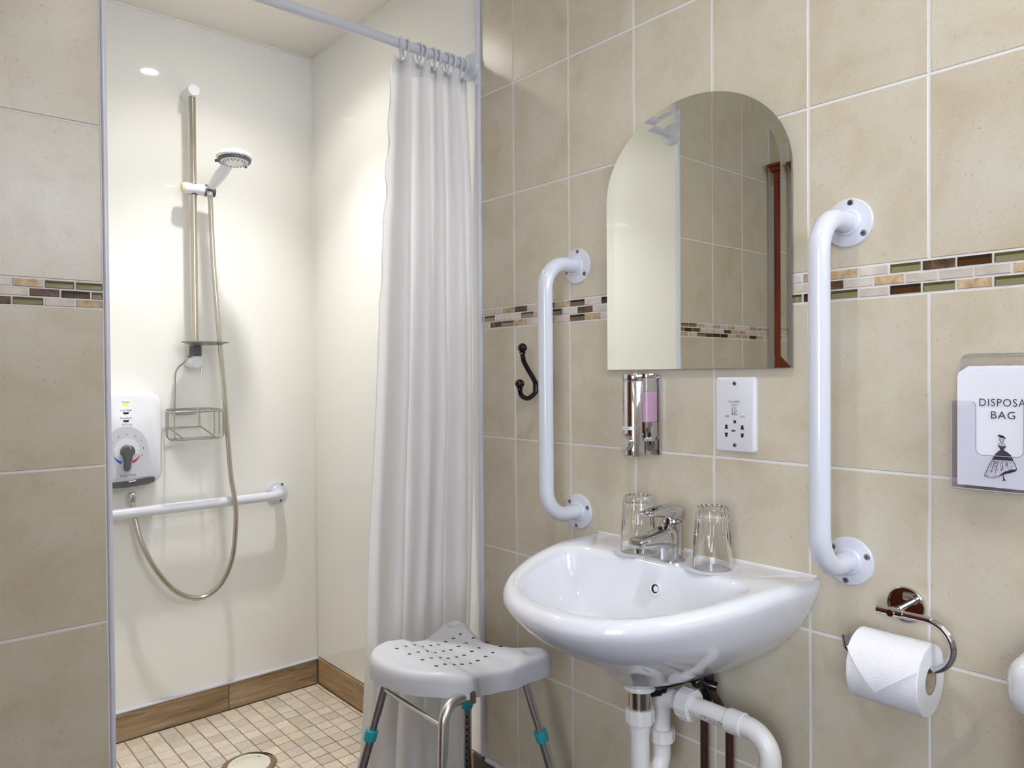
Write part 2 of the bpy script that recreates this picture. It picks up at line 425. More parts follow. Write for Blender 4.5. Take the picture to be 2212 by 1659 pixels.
def auto_row(lo, hi, j0, seq=None, wts='ccccttteggb'):
    out = []; prev = ''
    for i, (a, b) in enumerate(split(lo, hi, j0, 0.05)):
        k = random.choice(wts)
        while k == prev and k in 'egb': k = random.choice(wts)
        prev = k; out.append([a, b, KIND[k]])
    return out
def put(row, u_first, seq, step):                         # overwrite kinds going along the row from the piece containing u_first
    for i, ch in enumerate(seq):
        u = u_first + step * i * 0.05
        for p in row:
            if p[0] - 1e-6 <= u < p[1] and ch != '.': p[2] = KIND[ch]

# wall with the basin
wr = struct('wall_right', MB().box((XR + 0.0012, YF - 0.05, 0), (XR + 0.1, YB + 0.1, ZC)), M['grout'])
tiles(wr, 'x-', XR, YF, 1.592, 1.45495, ZS)
rA = auto_row(0.92, 1.592, 1.457); rB = auto_row(0.92, 1.592, 1.432); rC = auto_row(0.92, 1.592, 1.457)
put(rA, 1.58, 'cctec.tbcb', -1); put(rB, 1.56, 'gccgt.cecg', -1); put(rC, 1.58, 'cegtc.cbtc', -1)
qA = auto_row(YF, 0.92, 0.67); qB = auto_row(YF, 0.92, 0.645); qC = auto_row(YF, 0.92, 0.67)
put(qA, 0.68, 'c.tcgebgcg', -1); put(qB, 0.665, 'cectcccte', -1); put(qC, 0.68, 'gbgcbgtgc', -1)
put(qA, 0.645, 't', -1)
mosaic(wr, 'x-', XR, [rA, rB, rC], 1.2704, 1.3228); mosaic(wr, 'x-', XR, [qA, qB, qC], 1.2704, 1.3228)

# stub wall left of the shower opening, seen from the room
wl = struct('wall_left', MB().box((XD - 0.1, YS + 0.0012, 0), (0.3585, YB, ZC)), M['grout'])
ROWS_S = [(0.096, 0.382), (0.382, 0.676), (0.676, 0.9765), (0.9765, 1.277), (1.3265, 1.6245), (1.6245, 1.912), (1.912, 2.205), (2.205, 2.322)]
tiles(wl, 'y-', YS, XD, 0.353, 0.1535, ROWS_S)
sA = auto_row(XD, 0.353, 0.355); sB = auto_row(XD, 0.353, 0.331); sC = auto_row(XD, 0.353, 0.355)
put(sA, 0.325, 'ggtc', -1); put(sB, 0.345, 'gbec', -1); put(sC, 0.325, 'tcgeb', -1)
mosaic(wl, 'y-', YS, [sA, sB, sC], 1.277, 1.3265)

# wall with the door, and the wall behind the camera with the added fill window
DY0, DY1, DZ = 0.74, 1.560, 1.975
OY0, OY1, OZ = -0.42, 0.44, 2.00                     # open doorway beside the camera
wdm = MB()
wdm.box((XD - 0.1, YF - 0.05, 0), (XD - 0.0012, OY0, ZC)); wdm.box((XD - 0.1, OY1, 0), (XD - 0.0012, YS + 0.01, ZC)); wdm.box((XD - 0.1, OY0, OZ), (XD - 0.0012, OY1, ZC))
wd = struct('wall_door', wdm, M['grout'])
tiles(wd, 'x+', XD, YF, YS - 0.006, YS - 0.1993, ZS, skip=lambda a, b, c, d: (a > DY0 - 0.05 and b < DY1 + 0.04 and c < DZ - 0.2) or (b > OY0 - 0.02 and a < OY1 + 0.02 and c < OZ))
wf = struct('wall_front', MB().box((XD - 0.1, YF - 0.1, 0), (XR + 0.1, YF - 0.0012, ZC)), M['grout'])
W2 = (0.25, 1.15, 1.72, 2.24)
tiles(wf, 'y+', YF, XD + 0.006, XR - 0.006, 0.1, ZS, skip=lambda a, b, c, d: b > W2[0] - 0.05 and a < W2[1] + 0.05 and d > W2[2] - 0.05 and c < W2[3] + 0.05)
w2 = MB()
for lo, hi in (((W2[0] - .05, YF, W2[2] - .05), (W2[0], YF + .03, W2[3] + .05)), ((W2[1], YF, W2[2] - .05), (W2[1] + .05, YF + .03, W2[3] + .05)), ((W2[0], YF, W2[3]), (W2[1], YF + .03, W2[3] + .05)), ((W2[0], YF, W2[2] - .05), (W2[1], YF + .03, W2[2]))):
    w2.box(lo, hi, 0.004)
w2o = struct('window_added', w2, M['trimw'])  # unseen, added to light the stub wall and curtain from the front
MB().box((W2[0], YF + .002, W2[2]), (W2[1], YF + .008, W2[3])).build('pane', M['pane_added'], w2o)
d2 = struct('door_2', MB().box((XD - 0.104, OY0 - 0.02, OZ - 0.03), (XD + 0.016, OY1 + 0.02, OZ + 0.05), 0.004), M['door'])
for y in (OY0, OY1): MB().box((XD - 0.104, y - 0.045, 0.0), (XD + 0.014, y + 0.025 if y < 0 else y + 0.045, OZ - 0.03), 0.004).build('door_jamb', M['door'], d2)
# the next room beyond the doorway, with its window
HX = -1.75
WY0, WY1, WZ0, WZ1 = -1.15, -0.25, 0.75, 2.05
hall = MB()
hall.box((HX - 0.1, -1.6, 0), (HX, 1.3, ZC)); struct('wall_hall', hall, M['hallwall'])
struct('wall_hall_near', MB().box((HX, -1.6, 0), (XD - 0.1, -1.5, ZC)), M['hallwall']); struct('wall_hall_far', MB().box((HX, 1.2, 0), (XD - 0.1, 1.3, ZC)), M['hallwall'])
struct('ceiling_hall', MB().box((HX - 0.1, -1.6, ZC), (XD - 0.1, 1.3, ZC + 0.06)), M['ceil']); struct('floor_hall', MB().box((HX - 0.1, -1.6, -0.08), (XD - 0.1, 1.3, -0.001)), M['vinyl'])
win = MB(); fw = 0.05; wm = (WY0 + WY1) / 2
for lo, hi in (((HX, WY0 - fw, WZ0 - fw), (HX + 0.03, WY0, WZ1 + fw)), ((HX, WY1, WZ0 - fw), (HX + 0.03, WY1 + fw, WZ1 + fw)),
               ((HX, WY0, WZ1), (HX + 0.03, WY1, WZ1 + fw)), ((HX, WY0, WZ0 - fw), (HX + 0.03, WY1, WZ0)), ((HX, wm - 0.015, WZ0), (HX + 0.025, wm + 0.015, WZ1))):
    win.box(lo, hi, 0.004)
wn = struct('window_1', win, M['trimw'])
for a, b in ((WY0, wm - 0.015), (wm + 0.015, WY1)):
    MB().box((HX + 0.002, a, WZ0), (HX + 0.008, b, WZ1)).build('pane', M['pane'], wn)

# door with pine frame
dr = struct('door_1', MB().box((XD, DY0 + 0.07, 0.004), (XD + 0.012, DY1 - 0.07, DZ - 0.08)), M['door'])
for a, b in ((DY0, DY0 + 0.07), (DY1 - 0.07, DY1)):
    MB().box((XD, a, 0.0), (XD + 0.024, b, DZ - 0.075), 0.005, 2).build('door_jamb', M['door'], dr)
hd = MB().box((XD, DY0, DZ - 0.075), (XD + 0.026, DY1, DZ - 0.03), 0.004)
hd.box((XD, DY0 - 0.012, DZ - 0.03), (XD + 0.036, DY1 + 0.012, DZ - 0.012), 0.005, 2); hd.box((XD, DY0 - 0.02, DZ - 0.012), (XD + 0.046, DY1 + 0.02, DZ), 0.004)
hd.build('door_head', M['door'], dr)
for z0, z1 in ((0.22, 0.80), (0.98, 1.76)):
    for a, b in ((DY0 + 0.16, 1.11), (1.19, DY1 - 0.16)):
        MB().box((XD + 0.012, a, z0), (XD + 0.020, b, z1), 0.006, 2).build('door_panel', M['door'], dr)
kb = MB().cyl((XD + 0.012, 0.87, 0.98), (XD + 0.05, 0.87, 0.98), 0.011); kb.sphere((XD + 0.062, 0.87, 0.98), 0.026)
kb.build('door_knob', M['chrome'], dr)

# shower recess: glossy cream wall panels
wb = struct('wall_back', MB().box((0.3585, YB, 0), (XR + 0.1, YB + 0.1, ZC)), M['panel'])
struct('wall_shower_left', MB().box((0.3587, YS + 0.0012, 0.0), (XL, YB, ZC)), M['panel'])
struct('wall_shower_right', MB().box((XR - 0.006, YS + 0.0, 0.098), (XR + 0.001, YB, ZC)), M['panel'])
# trims
def trim(n, mb, mt=None): return struct('trim_%d' % n, mb, mt or M['trimw'])
t1 = trim(1, MB().box((0.3535, YS - 0.0035, 0.0), (XL + 0.0005, YS + 0.014, ZC), 0.0028, 3))
MB().box((0.3560, YS - 0.0042, 0.0), (0.3566, YS - 0.003, ZC)).build('trim_groove', M['trimw'], t1)
sm = MB()
random.seed(3)
pl = [(0.3536 + random.uniform(0, .0008), 0.155 + i * 0.0125) for i in range(11)]
sm.prism([(p[0] - .0012, p[1]) for p in pl] + [(0.3556 + random.uniform(-.0006, .0006), p[1]) for p in reversed(pl)], (0, YS - 0.0034, 0), (1, 0, 0), (0, 0, 1), 0.0003)
sm.build('scuff_mark', M['smudge'], t1)
trim(2, MB().box((XR - 0.010, 1.588, 0.098), (XR + 0.002, 1.602, ZC), 0.003, 2))
trim(3, MB().box((XR - 0.0105, YB - 0.0045, 0.11), (XR - 0.005, YB + 0.001, ZC), 0.002, 2), M['panel'])
trim(4, MB().box((XL, YB - 0.006, ZC - 0.007), (XR, YB + 0.001, ZC + 0.001), 0.002, 2), M['ceil'])
trim(5, MB().box((XR - 0.012, YS + 0.03, ZC - 0.007), (XR, YB, ZC + 0.001), 0.002, 2), M['ceil'])
trim(6, MB().box((0.3625, YB - 0.014, 0.0905), (XR - 0.006, YB + 0.001, 0.0965), 0.002, 2), M['trimw'])
# skirting of wood-look tiles inside the shower
bb = struct('baseboard_back', MB().box((0.3625, YB - 0.006, 0.0), (XR - 0.004, YB + 0.001, 0.090)), M['seam'])
for a, b in ((0.3645, 0.486), (0.488, 0.936), (0.9385, XR - 0.016)):
    MB().box((a, YB - 0.012, 0.002), (b, YB - 0.002, 0.0905), 0.0012).build('skirting_tile', M['woodx'], bb)
br = struct('baseboard_right', MB().box((XR - 0.006, YS + 0.004, 0.0), (XR + 0.001, YB - 0.012, 0.0955)), M['seam'])
M['woody'] = wood('wood_look_tile_side', srgb(170, 140, 104), srgb(128, 98, 66), srgb(196, 170, 136), (1.6, 1.6, 22), 0.5)
for a, b in ((YS + 0.036, 2.09), (2.0925, YB - 0.0145)):
    MB().box((XR - 0.012, a, 0.002), (XR - 0.002, b, 0.0955), 0.0012).build('skirting_tile', M['woody'], br)
# dark coved vinyl skirting of the room with its white cap
struct('baseboard_room', MB().box((XR - 0.008, YF, 0.0), (XR + 0.001, YS + 0.034, 0.092), 0.003), M['vinyl'])
trim(7, MB().box((XR - 0.010, YF, 0.088), (XR + 0.0015, YS - 0.012, 0.0975), 0.002, 2))

# shower floor of small stone tiles
sf = struct('floor_shower', MB().box((XL - 0.01, YS + 0.0, -0.08), (XR, YB, -0.0025)), M['floorgrout'])
dr_c = Vector((0.846, 2.163, 0)); dr_r = 0.074
pitch = 0.0497; rest = MB(); n_ind = 0
def vis(x, y):
    p = Vector((x, y, 0)) - Vector((0, 0, H)); d = p.dot(fwd)
    px = 1106 + 1612.65 * p.dot(right) / d; py = 829.5 + 1612.65 * p.dot(down) / d
    return 225 < px < 800 and py < 1690
random.seed(5)
xs = [0.608 + pitch * k for k in range(-5, 14)]; ys = [YB - 0.013 - pitch * k for k in range(0, 20)]
for x in xs:
    for y in ys:
        x0, x1 = max(x, XL + .002), min(x + pitch, XR - 0.013); y0, y1 = max(y - pitch, YS + 0.03), y
        if x1 - x0 < 0.012 or y1 - y0 < 0.012: continue
        c = Vector(((x0 + x1) / 2, (y0 + y1) / 2, 0)); g = 0.0015
        jx, jy = random.uniform(-.0004, .0004), random.uniform(-.0004, .0004); dz = random.uniform(-.0004, .0005)
        if (c - dr_c).length < dr_r + 0.034:          # cut round the drain
            poly = [(x0 + g, y0 + g), (x1 - g, y0 + g), (x1 - g, y1 - g), (x0 + g, y1 - g)]; dense = []
            for i in range(4):
                a, b = Vector(poly[i]), Vector(poly[(i + 1) % 4])
                dense += [a.lerp(b, t / 10) for t in range(10)]
            ctr = Vector((dr_c.x, dr_c.y)); R0 = dr_r + 0.005
            if all((p - ctr).length < R0 for p in dense): continue
            q = []
            for p in dense:
                d = (p - ctr)
                q.append(ctr + d.normalized() * R0 if d.length < R0 else p)
            MB().prism([tuple(p) for p in q], (0, 0, -0.004), (1, 0, 0), (0, 1, 0), 0.004, 0.0006).build('floor_tile', M['floortile'], sf)
        elif vis(c.x, c.y):
            piece('floor_tile', sf, 'z', dz, x0 + g + jx, x1 - g + jx, y0 + g + jy, y1 - g + jy, M['floortile'], 0.005, 0.0009); n_ind += 1
        else: rest.box((x0 + g, y0 + g, -0.004), (x1 - g, y1 - g, 0.0), 0.0008)
tag(rest.build('floor_tile_rest', M['floortile'], sf), kind='stuff')
print('individual floor tiles', n_ind)
# ------------------------------------------------------------------ wash basin
BY = 0.905; XW = 1.2795
NB = 200
ANG = sorted([2 * PI * k / NB for k in range(NB)] + [2 * PI - math.atan2(.27, .268), PI + math.atan2(.27, .268)])
def section(a, b, z, vb=0.0, k=26, vc=.27, mu=1.75, nv=1.6, ucl=None):
    """closed outline at height z: a pointed D of half width a and depth b, cut off at distance vb from the wall (and at half width ucl)"""
    pts = []; uc = ucl or 9.0
    for t in ANG:
        du, dv = math.cos(t), math.sin(t); lo_, hi_ = 0.0, 1.2
        for _ in range(40):
            r = (lo_ + hi_) / 2; u, v = r * du, vc + r * dv
            S = max((abs(u) / a) ** mu + (max(v, 0) / b) ** nv, 1e-9)
            B = max(0, (vc - v) / max(1e-6, vc - vb)); B2 = abs(u) / uc
            if k > 100: bad = max(S, B, B2) > 1
            else: bad = S ** (k * .6) + B ** k + B2 ** k > 1
            if bad: hi_ = r
            else: lo_ = r
        pts.append((XW - (vc + r * dv), BY + r * du, z))
    return pts
def tilt(pts, k): return [(x, y, z - k / .079 * (.0035 + .031 * (max(0, XW - x - .13) / .30) ** 1.25)) for x, y, z in pts]          # flat ledge at the back, then the rim falls slightly towards the room
def outer(a, b, z, v0=0.0, k=0.0): return tilt(section(a, b, z, v0, 200 if v0 == 0 else 26, min(.25, (v0 + b) / 2), 2.32, 2.32), k)
def inner(a, b, vb, z, k=6, vc=.27, ucl=None, tl=0.079): return tilt(section(a, b, z, vb, k, vc, 2.6, 2.6, ucl), tl)
RIM = 0.7800
bas = thing('wash_basin', (XW, BY, RIM), 'white ceramic wash basin hung on the tiled wall below the mirror', 'basin')
rings = [outer(.044, .206, .5605, .140), outer(.066, .217, .5635, .115), outer(.104, .236, .580, .055), outer(.143, .2620, .604, 0, .0198), outer(.181, .2978, .630, 0, .0296), outer(.212, .3438, .660, 0, .0409), outer(.236, .3828, .691, 0, .0526),
         outer(.252, .4114, .720, 0, .0635), outer(.262, .4299, .745, 0, .0729), outer(.268, .4392, .762, 0, .079), outer(.2676, .4392, .770, 0, .079), outer(.2645, .4358, .778, 0, .079), outer(.2595, .4308, .7828, 0, .079), outer(.253, .424, .784, 0, .079),
         inner(.240, .4105, .121, .7842), inner(.234, .404, .127, .7830), inner(.228, .398, .132, .778), inner(.224, .394, .135, .768), inner(.219, .389, .139, .748, tl=.072),
         inner(.208, .377, .146, .722, tl=.055), inner(.190, .358, .155, .694, tl=.036), inner(.160, .330, .166, .668, 6, .25, tl=.018), inner(.114, .298, .171, .648, 5, .235, tl=.005), inner(.062, .255, .165, .637, 4, .21, tl=0), inner(.024, .219, .171, .633, 3, .195, tl=0)]
MB().loft(rings, True, True, True).build('bowl', M['ceramic'], bas, 60)
o_c = (XW - 0.1425, BY - 0.012, 0.734)
MB().lathe([(.0085, -.001), (.0135, -.001), (.0135, .0016), (.0105, .0024), (.0085, .001)], o_c, (-1, 0, .22), 28, False).build('overflow_ring', M['ceramic'], bas)
MB().lathe([(.0, .0008), (.0105, .0008)], o_c, (-1, 0, .22), 24, False).build('overflow_hole', M['dark'], bas)
MB().sphere((o_c[0] - .0005, o_c[1] - .002, o_c[2] - .001), .0075, 16, (.25, .8, 1)).build('overflow_plug', M['ceramic'], bas)
MB().lathe([(.0, .004), (.014, .004), (.018, .002), (.0235, 0.001)], (XW - .195, BY, .633), (0, 0, 1), 28, False).build('waste_grid', M['chrome'], bas)
se = MB().tube([(XW - .001, BY - .262, .7805), (XW - .001, BY + .262, .7805)], .003, 8); se.build('sealant_bead', M['grout'], bas)

# ------------------------------------------------------------------ mixer tap
TX, TY, TZ = 1.188, 0.893, RIM + 0.001
tap = thing('mixer_tap', (TX, TY, TZ), 'chrome lever mixer tap standing on the back ledge of the basin', 'tap')
MB().lathe([(.0262, 0), (.0262, .002), (.0245, .004), (.0236, .03), (.0232, .060), (.0228, .0705), (.0215, .072)], (TX, TY, TZ), (0, 0, 1), 40).build('body', M['chrome'], tap)
def sq(cx, y, z0, z1, wd, n=24, e=3.2):
    zc, hz = (z0 + z1) / 2, (z1 - z0) / 2
    return [(cx, y + wd / 2 * math.copysign(abs(math.cos(t)) ** (2 / e), math.cos(t)), zc + hz * math.copysign(abs(math.sin(t)) ** (2 / e), math.sin(t))) for t in (2 * PI * k / n for k in range(n))]
sp = [(1.196, .800, .850, .040), (1.180, .801, .8505, .0425), (1.165, .806, .8495, .042), (1.150, .8115, .847, .0405), (1.130, .8145, .8445, .0385), (1.110, .817, .8425, .0365), (1.090, .8185, .8405, .035), (1.081, .8195, .839, .0335), (1.077, .8225, .836, .029), (1.0765, .826, .833, .02)]
MB().loft([sq(x, TY, a, b, wd) for x, a, b, wd in sp], True, True, True).build('spout', M['chrome'], tap, 40)
MB().lathe([(.0105, 0), (.0105, .009), (.0115, .010)], (1.0925, TY, .8105), (0, 0, 1), 28).build('aerator', M['chrome'], tap)
MB().lathe([(.0222, 0), (.0222, .003), (.019, .004), (.0165, .009), (.019, .014), (.0205, .017)], (TX, TY, TZ + .072), (0, 0, 1), 36).build('cartridge_ring', M['chrome'], tap)
lv = [(1.2135, .858, .884, .018), (1.2115, .8535, .8865, .032), (1.205, .853, .8895, .043), (1.195, .8555, .892, .0475), (1.180, .8605, .8935, .0475), (1.165, .865, .893, .045), (1.150, .8685, .8915, .042), (1.130, .8725, .8885, .038), (1.115, .875, .8855, .0345), (1.106, .8765, .8835, .032), (1.103, .878, .8825, .027), (1.1022, .8795, .8815, .019)]
MB().loft([sq(x, TY, a, b, wd, 24, 2.8) for x, a, b, wd in lv], True, True, True).build('lever', M['chrome'], tap, 40)
MB().cyl((1.153, TY, .8485), (1.1528, TY, .8497), .0042, 16).build('temperature_mark', M['dark'], tap)

# ------------------------------------------------------------------ tumblers upside down on scalloped paper coasters
def tumbler(x, y, z, label):
    t = thing('glass_tumbler', (x, y, z), label, 'glass', 'upturned tumblers on the basin')
    n = 60; rings = []
    def ring(r, h, flute=0.0, rot=0):
        out = []
        for k in range(n):
            a = 2 * PI * k / n; f = abs((k % 6) - 3) / 3                 # ten flat flutes
            out.append((x + (r - flute * (1 - (2 * f - 1) ** 2)) * math.cos(a), y + (r - flute * (1 - (2 * f - 1) ** 2)) * math.sin(a), z + h))
        return out
    prof = [(.0342, .0004, 0), (.0362, .0, 0), (.0366, .002, 0), (.0352, .030, 0), (.0347, .042, .0002), (.0342, .046, .0011), (.0328, .075, .0014), (.0312, .100, .0015), (.0300, .109, .0012), (.0275, .1135, .0004), (.0245, .1135, 0), (.020, .1115, 0), (.0, .111, 0)]
    inn = [(.0, .0935, 0), (.018, .0935, 0), (.0245, .0955, 0), (.0268, .090, 0), (.0290, .060, 0), (.0318, .035, 0), (.0342, .0004, 0)]
    allr = [ring(*p[:2], p[2]) if p[0] > 0 else ring(.0005, p[1]) for p in prof] 
    MB_ = MB(); MB_.loft(allr + [ring(.0005 if r == 0 else r, h) for r, h, _ in inn], True, False, False)
    b = MB_; bmesh.ops.remove_doubles(b.bm, verts=b.bm.verts, dist=1e-5)
    b.build('glass_body', M['glass'], t, 28)
    return t
def coaster(x, y, z, label):
    n = 120; rp = []; rq = []
    for k in range(n):
        a = 2 * PI * k / n; r = .0495 + .0022 * abs(math.sin(9 * a)); rp.append((r * math.cos(a), r * math.sin(a))); rq.append(r)
    c = thing('paper_coaster', (x, y, z), label, 'coaster', 'paper coasters under the tumblers')
    MB().prism(rp, (x, y, z), (1, 0, 0), (0, 1, 0), .0006).build('paper_disc', M['doily'], c)
    e = MB()
    for k in range(36):
        a = 2 * PI * (k + .5) / 36; r = .0475; px, py = x + r * math.cos(a), y + r * math.sin(a)
        e.cyl((px, py, z + .0004), (px, py, z + .0009), .0015, 6)
    tag(e.build('embossed_edge', M['dialgrey'], c), kind='stuff')
coaster(1.192, 0.804, RIM + .0010, 'scalloped white paper coaster under the tumbler on the right of the tap')
coaster(1.194, 0.982, RIM + .0010, 'scalloped white paper coaster under the tumbler left of and behind the tap')
tumbler(1.194, 0.804, RIM + .0022, 'clear fluted tumbler upside down on the basin ledge right of the tap')
tumbler(1.196, 0.982, RIM + .0022, 'clear fluted tumbler upside down left of and partly behind the tap')

# ------------------------------------------------------------------ basin waste and pipes
tr = thing('basin_trap', (1.104, BY, 0.40), 'white plastic waste trap and pipe below the basin', 'pipe')
WX, WX2 = 1.104, 1.170
MB().lathe([(.030, .0), (.030, .005), (.027, .011)], (WX, BY, .5500), (0, 0, 1), 32).build('flange_washer', M['pipe'], tr)
MB().cyl((WX, BY, .512), (WX, BY, .553), .0215, 32, .001).build('waste_tail', M['steel'], tr)
def nut(c, axis, r, h, name='compression_nut', n=12):
    b = MB().lathe([(r * .86, 0), (r, 0), (r, h), (r * .8, h)], Vector(c), axis, 36)
    ob = b.build(name, M['pipe'], tr)
    rb = MB(); d = Vector(axis).normalized(); u, v = rb.frame(d)
    for k in range(n):
        a = 2 * PI * k / n; p = Vector(c) + (u * math.cos(a) + v * math.sin(a)) * r
        rb.tube([p + d * .002, p + d * (h - .002)], .0013, 6)
    rb.build('grip_rib', M['pipe'], ob); return ob
nut((WX, BY, .486), (0, 0, 1), .0262, .027)
MB().lathe([(.0195, 0), (.0195, .012), (.021, .012), (.021, .022)], (WX, BY, .467), (0, 0, 1), 32).build('socket', M['pipe'], tr)
ub = fillet([(WX, BY, .478), (WX, BY, .372), (WX2, BY, .372), (WX2, BY, .45)], .033, 14)
MB().tube(ub, .0178, 28).build('u_bend', M['pipe'], tr)
nut((WX2, BY, .430), (0, 0, 1), .0245, .024)
el = fillet([(WX2, BY, .44), (WX2, BY, .520), (WX2, BY - .075, .520)], .032, 12)
MB().tube(el, .0178, 28).build('swivel_elbow', M['pipe'], tr)
MB().lathe([(.0178, 0), (.0215, .006), (.0215, .022), (.019, .03)], (WX2, BY - .035, .520), (0, -1, 0), 32).build('elbow_collar', M['pipe'], tr)
nut((WX2, BY - .050, .520), (0, -1, 0), .0290, .026)
MB().cyl((WX2, BY - .06, .520), (WX2, BY - .165, .520), .0180, 32).build('waste_pipe', M['pipe'], tr)
MB().tube([(WX2, BY - .085, .520), (WX2, BY - .0855, .520)], .01825, 32).build('pipe_ring', M['dialgrey'], tr)
MB().lathe([(.0205, 0), (.0215, .001), (.0215, .030), (.0195, .031)], (WX2, BY - .150, .520), (0, -1, 0), 32).build('elbow_socket', M['pipe'], tr)
e2 = fillet([(WX2, BY - .175, .520), (WX2, BY - .232, .520), (WX2, BY - .232, .42)], .044, 14)
MB().tube(e2, .0185, 28).build('down_elbow', M['pipe'], tr)
MB().lathe([(.020, 0), (.0215, .001), (.0215, .034), (.0200, .035)], (WX2, BY - .232, .430), (0, 0, 1), 32).build('elbow_socket', M['pipe'], tr)
MB().cyl((WX2, BY - .232, .03), (WX2, BY - .232, .432), .0180, 28).build('drop_pipe', M['pipe'], tr)
def wrap(cy):
    def f(x, y):
        a = PI + .22 - y / .0182        # onto the side of the pipe towards the room
        return Vector((WX2 + .01825 * math.cos(a), cy - x, .520 + .01825 * math.sin(a)))
    return f
text('printed_lettering', '7/03/11    LINE 22 D MADE', .0100, (0, 0, 0), (0, -1, 0), (0, 0, 1), M['ink'], tr, 1.0, .82, wrap(BY - .112))
for y, lb in ((.862, 'straight brown supply pipe below the basin, the one nearer the trap'), (.805, 'brown supply pipe below the basin with a bend at its top')):
    sp_ = thing('supply_pipe', (1.25, y, 0.0), lb, 'pipe', 'brown supply pipes under the basin')
    p = [(1.25, y, .002), (1.25, y, .60)] if y > .84 else fillet([(1.25, y, .002), (1.25, y, .47), (1.235, y + .030, .53), (1.235, y + .035, .60)], .03, 6)
    MB().tube(p, .0078, 20).build('copper_tube', M['brownpipe'], sp_)
    MB().lathe([(.0115, 0), (.0125, .003), (.0125, .018), (.0115, .021)], (p[-1][0], p[-1][1], .575), (0, 0, 1), 6).build('coupling_nut', M['black'], sp_)
vl = thing('isolating_valve', (1.16, .84, .565), 'black valve fittings half hidden under the basin beside the waste', 'valve')
MB().tube(fillet([(1.130, .899, .541), (1.150, .885, .546), (1.19, .86, .556), (1.205, .83, .562)], .01, 4), .006, 14).build('valve_arm', M['black'], vl)
b = MB().cyl((1.124, .897, .541), (1.142, .885, .543), .0125, 20, .002); b.cyl((1.138, .888, .543), (1.150, .880, .545), .010, 20, .002); b.build('valve_nut', M['black'], vl)
MB().tube([(1.20, .852, .563), (1.215, .838, .548), (1.225, .815, .545)], .009, 14).build('valve_body', M['black'], vl)
MB().sphere((1.19, .836, .558), .012, 16).build('valve_knob', M['black'], vl)
MB().box((1.235, .842, .50), (1.25, .857, .592), .003).build('bracket_stem', M['black'], vl)

# ------------------------------------------------------------------ grab rails
def cross_screw(c, axis, parent, r=.0055):
    s = MB().lathe([(r, 0), (r, .0008), (r * .8, .0016), (0.0001, .0016)], c, axis, 18).build('screw', M['screw'], parent)
    d = Vector(axis).normalized(); b = MB(); u, v = b.frame(d); c2 = Vector(c) + d * .0015
    for k in (u, v):
        o = u if k is v else v
        b.prism([(-r * .55, -r * .12), (r * .55, -r * .12), (r * .55, r * .12), (-r * .55, r * .12)], c2, k, o, .0004 if k.cross(o).dot(d) > 0 else -.0004)
    b.build('screw_slot', M['dark'], s)
    return s
def grab_rail(label, a, b, out, off, loc, a0s, r=.0172):
    t = thing('grab_rail', loc, label, 'grab rail')
    a, b, out = Vector(a), Vector(b), Vector(out)
    pts = fillet([a + out * .008, a + out * off, b + out * off, b + out * .008], .062, 14)
    MB().tube(pts, r, 32).build('tube', M['white'], t)
    for e, ang in ((a, a0s[0]), (b, a0s[1])):
        f = MB().lathe([(.0415, 0), (.0415, .0025), (.040, .0045), (.030, .0062), (.024, .0078), (.0215, .0115), (.0205, .012), (.0176, .012)], e, out, 48).build('flange', M['white'], t)
        ax = out.normalized(); upv = Vector((0, 0, 1)); sd = upv.cross(ax)
        for k in range(3):
            an = math.radians(ang + 120 * k)
            cross_screw(e + (upv * math.cos(an) + sd * math.sin(an)) * .0335 + ax * .0050, ax, t)
    return t
grab_rail('white vertical grab rail left of the mirror, beside the black hook', (XR, 1.229, 1.400), (XR, 1.229, .820), (-1, 0, 0), .107, (XR, 1.229, .82), (8, 188))
grab_rail('white vertical grab rail right of the mirror, above the toilet roll', (XR, .586, 1.400), (XR, .586, .820), (-1, 0, 0), .107, (XR, .586, .82), (8, 188))
grab_rail('white horizontal grab rail on the shower wall behind the hose', (1.12, YB, .728), (.44, YB, .728), (0, -1, 0), .075, (.78, YB, .728), (35, 30), .0165)

# ------------------------------------------------------------------ mirror
mir = thing('arched_mirror', (1.27, .906, 1.154), 'round-topped frameless mirror hung above the tap', 'mirror')
def arch(inset):
    a = .2205 - inset; zs = 1.525; top = 1.7045 - inset; bot = 1.154 + inset
    pts = [(-a, bot), (a, bot)]
    for k in range(0, 49):
        t = PI * k / 48; pts.append((a * math.cos(t), zs + (top - zs) * math.sin(t)))
    return pts
TILT = math.radians(0.05)
rot = Matrix.Rotation(TILT, 4, 'Z')
def mp(p, n): 
    v = rot @ Vector((-n, p[0], 0)); return Vector((1.2685 + v.x, .906 + v.y, p[1]))
A0, A1 = arch(0), arch(.021)
gm = MB(); gm.loft([[mp(p, .00045) for p in A0], [mp(p, 0) for p in A1]], True, False, False)
gm.build('bevel', M['mirror'], mir, 60, False)
g2 = MB(); g2.face(g2.verts([mp(p, 0.0) for p in A1])); g2.build('mirror_face', M['mirror'], mir, 60, False)
ge = MB(); ge.loft([[mp(p, -.004) for p in A0], [mp(p, .00045) for p in A0]], True, True, False); ge.build('glass_edge', M['glassedge'], mir, 30, False)

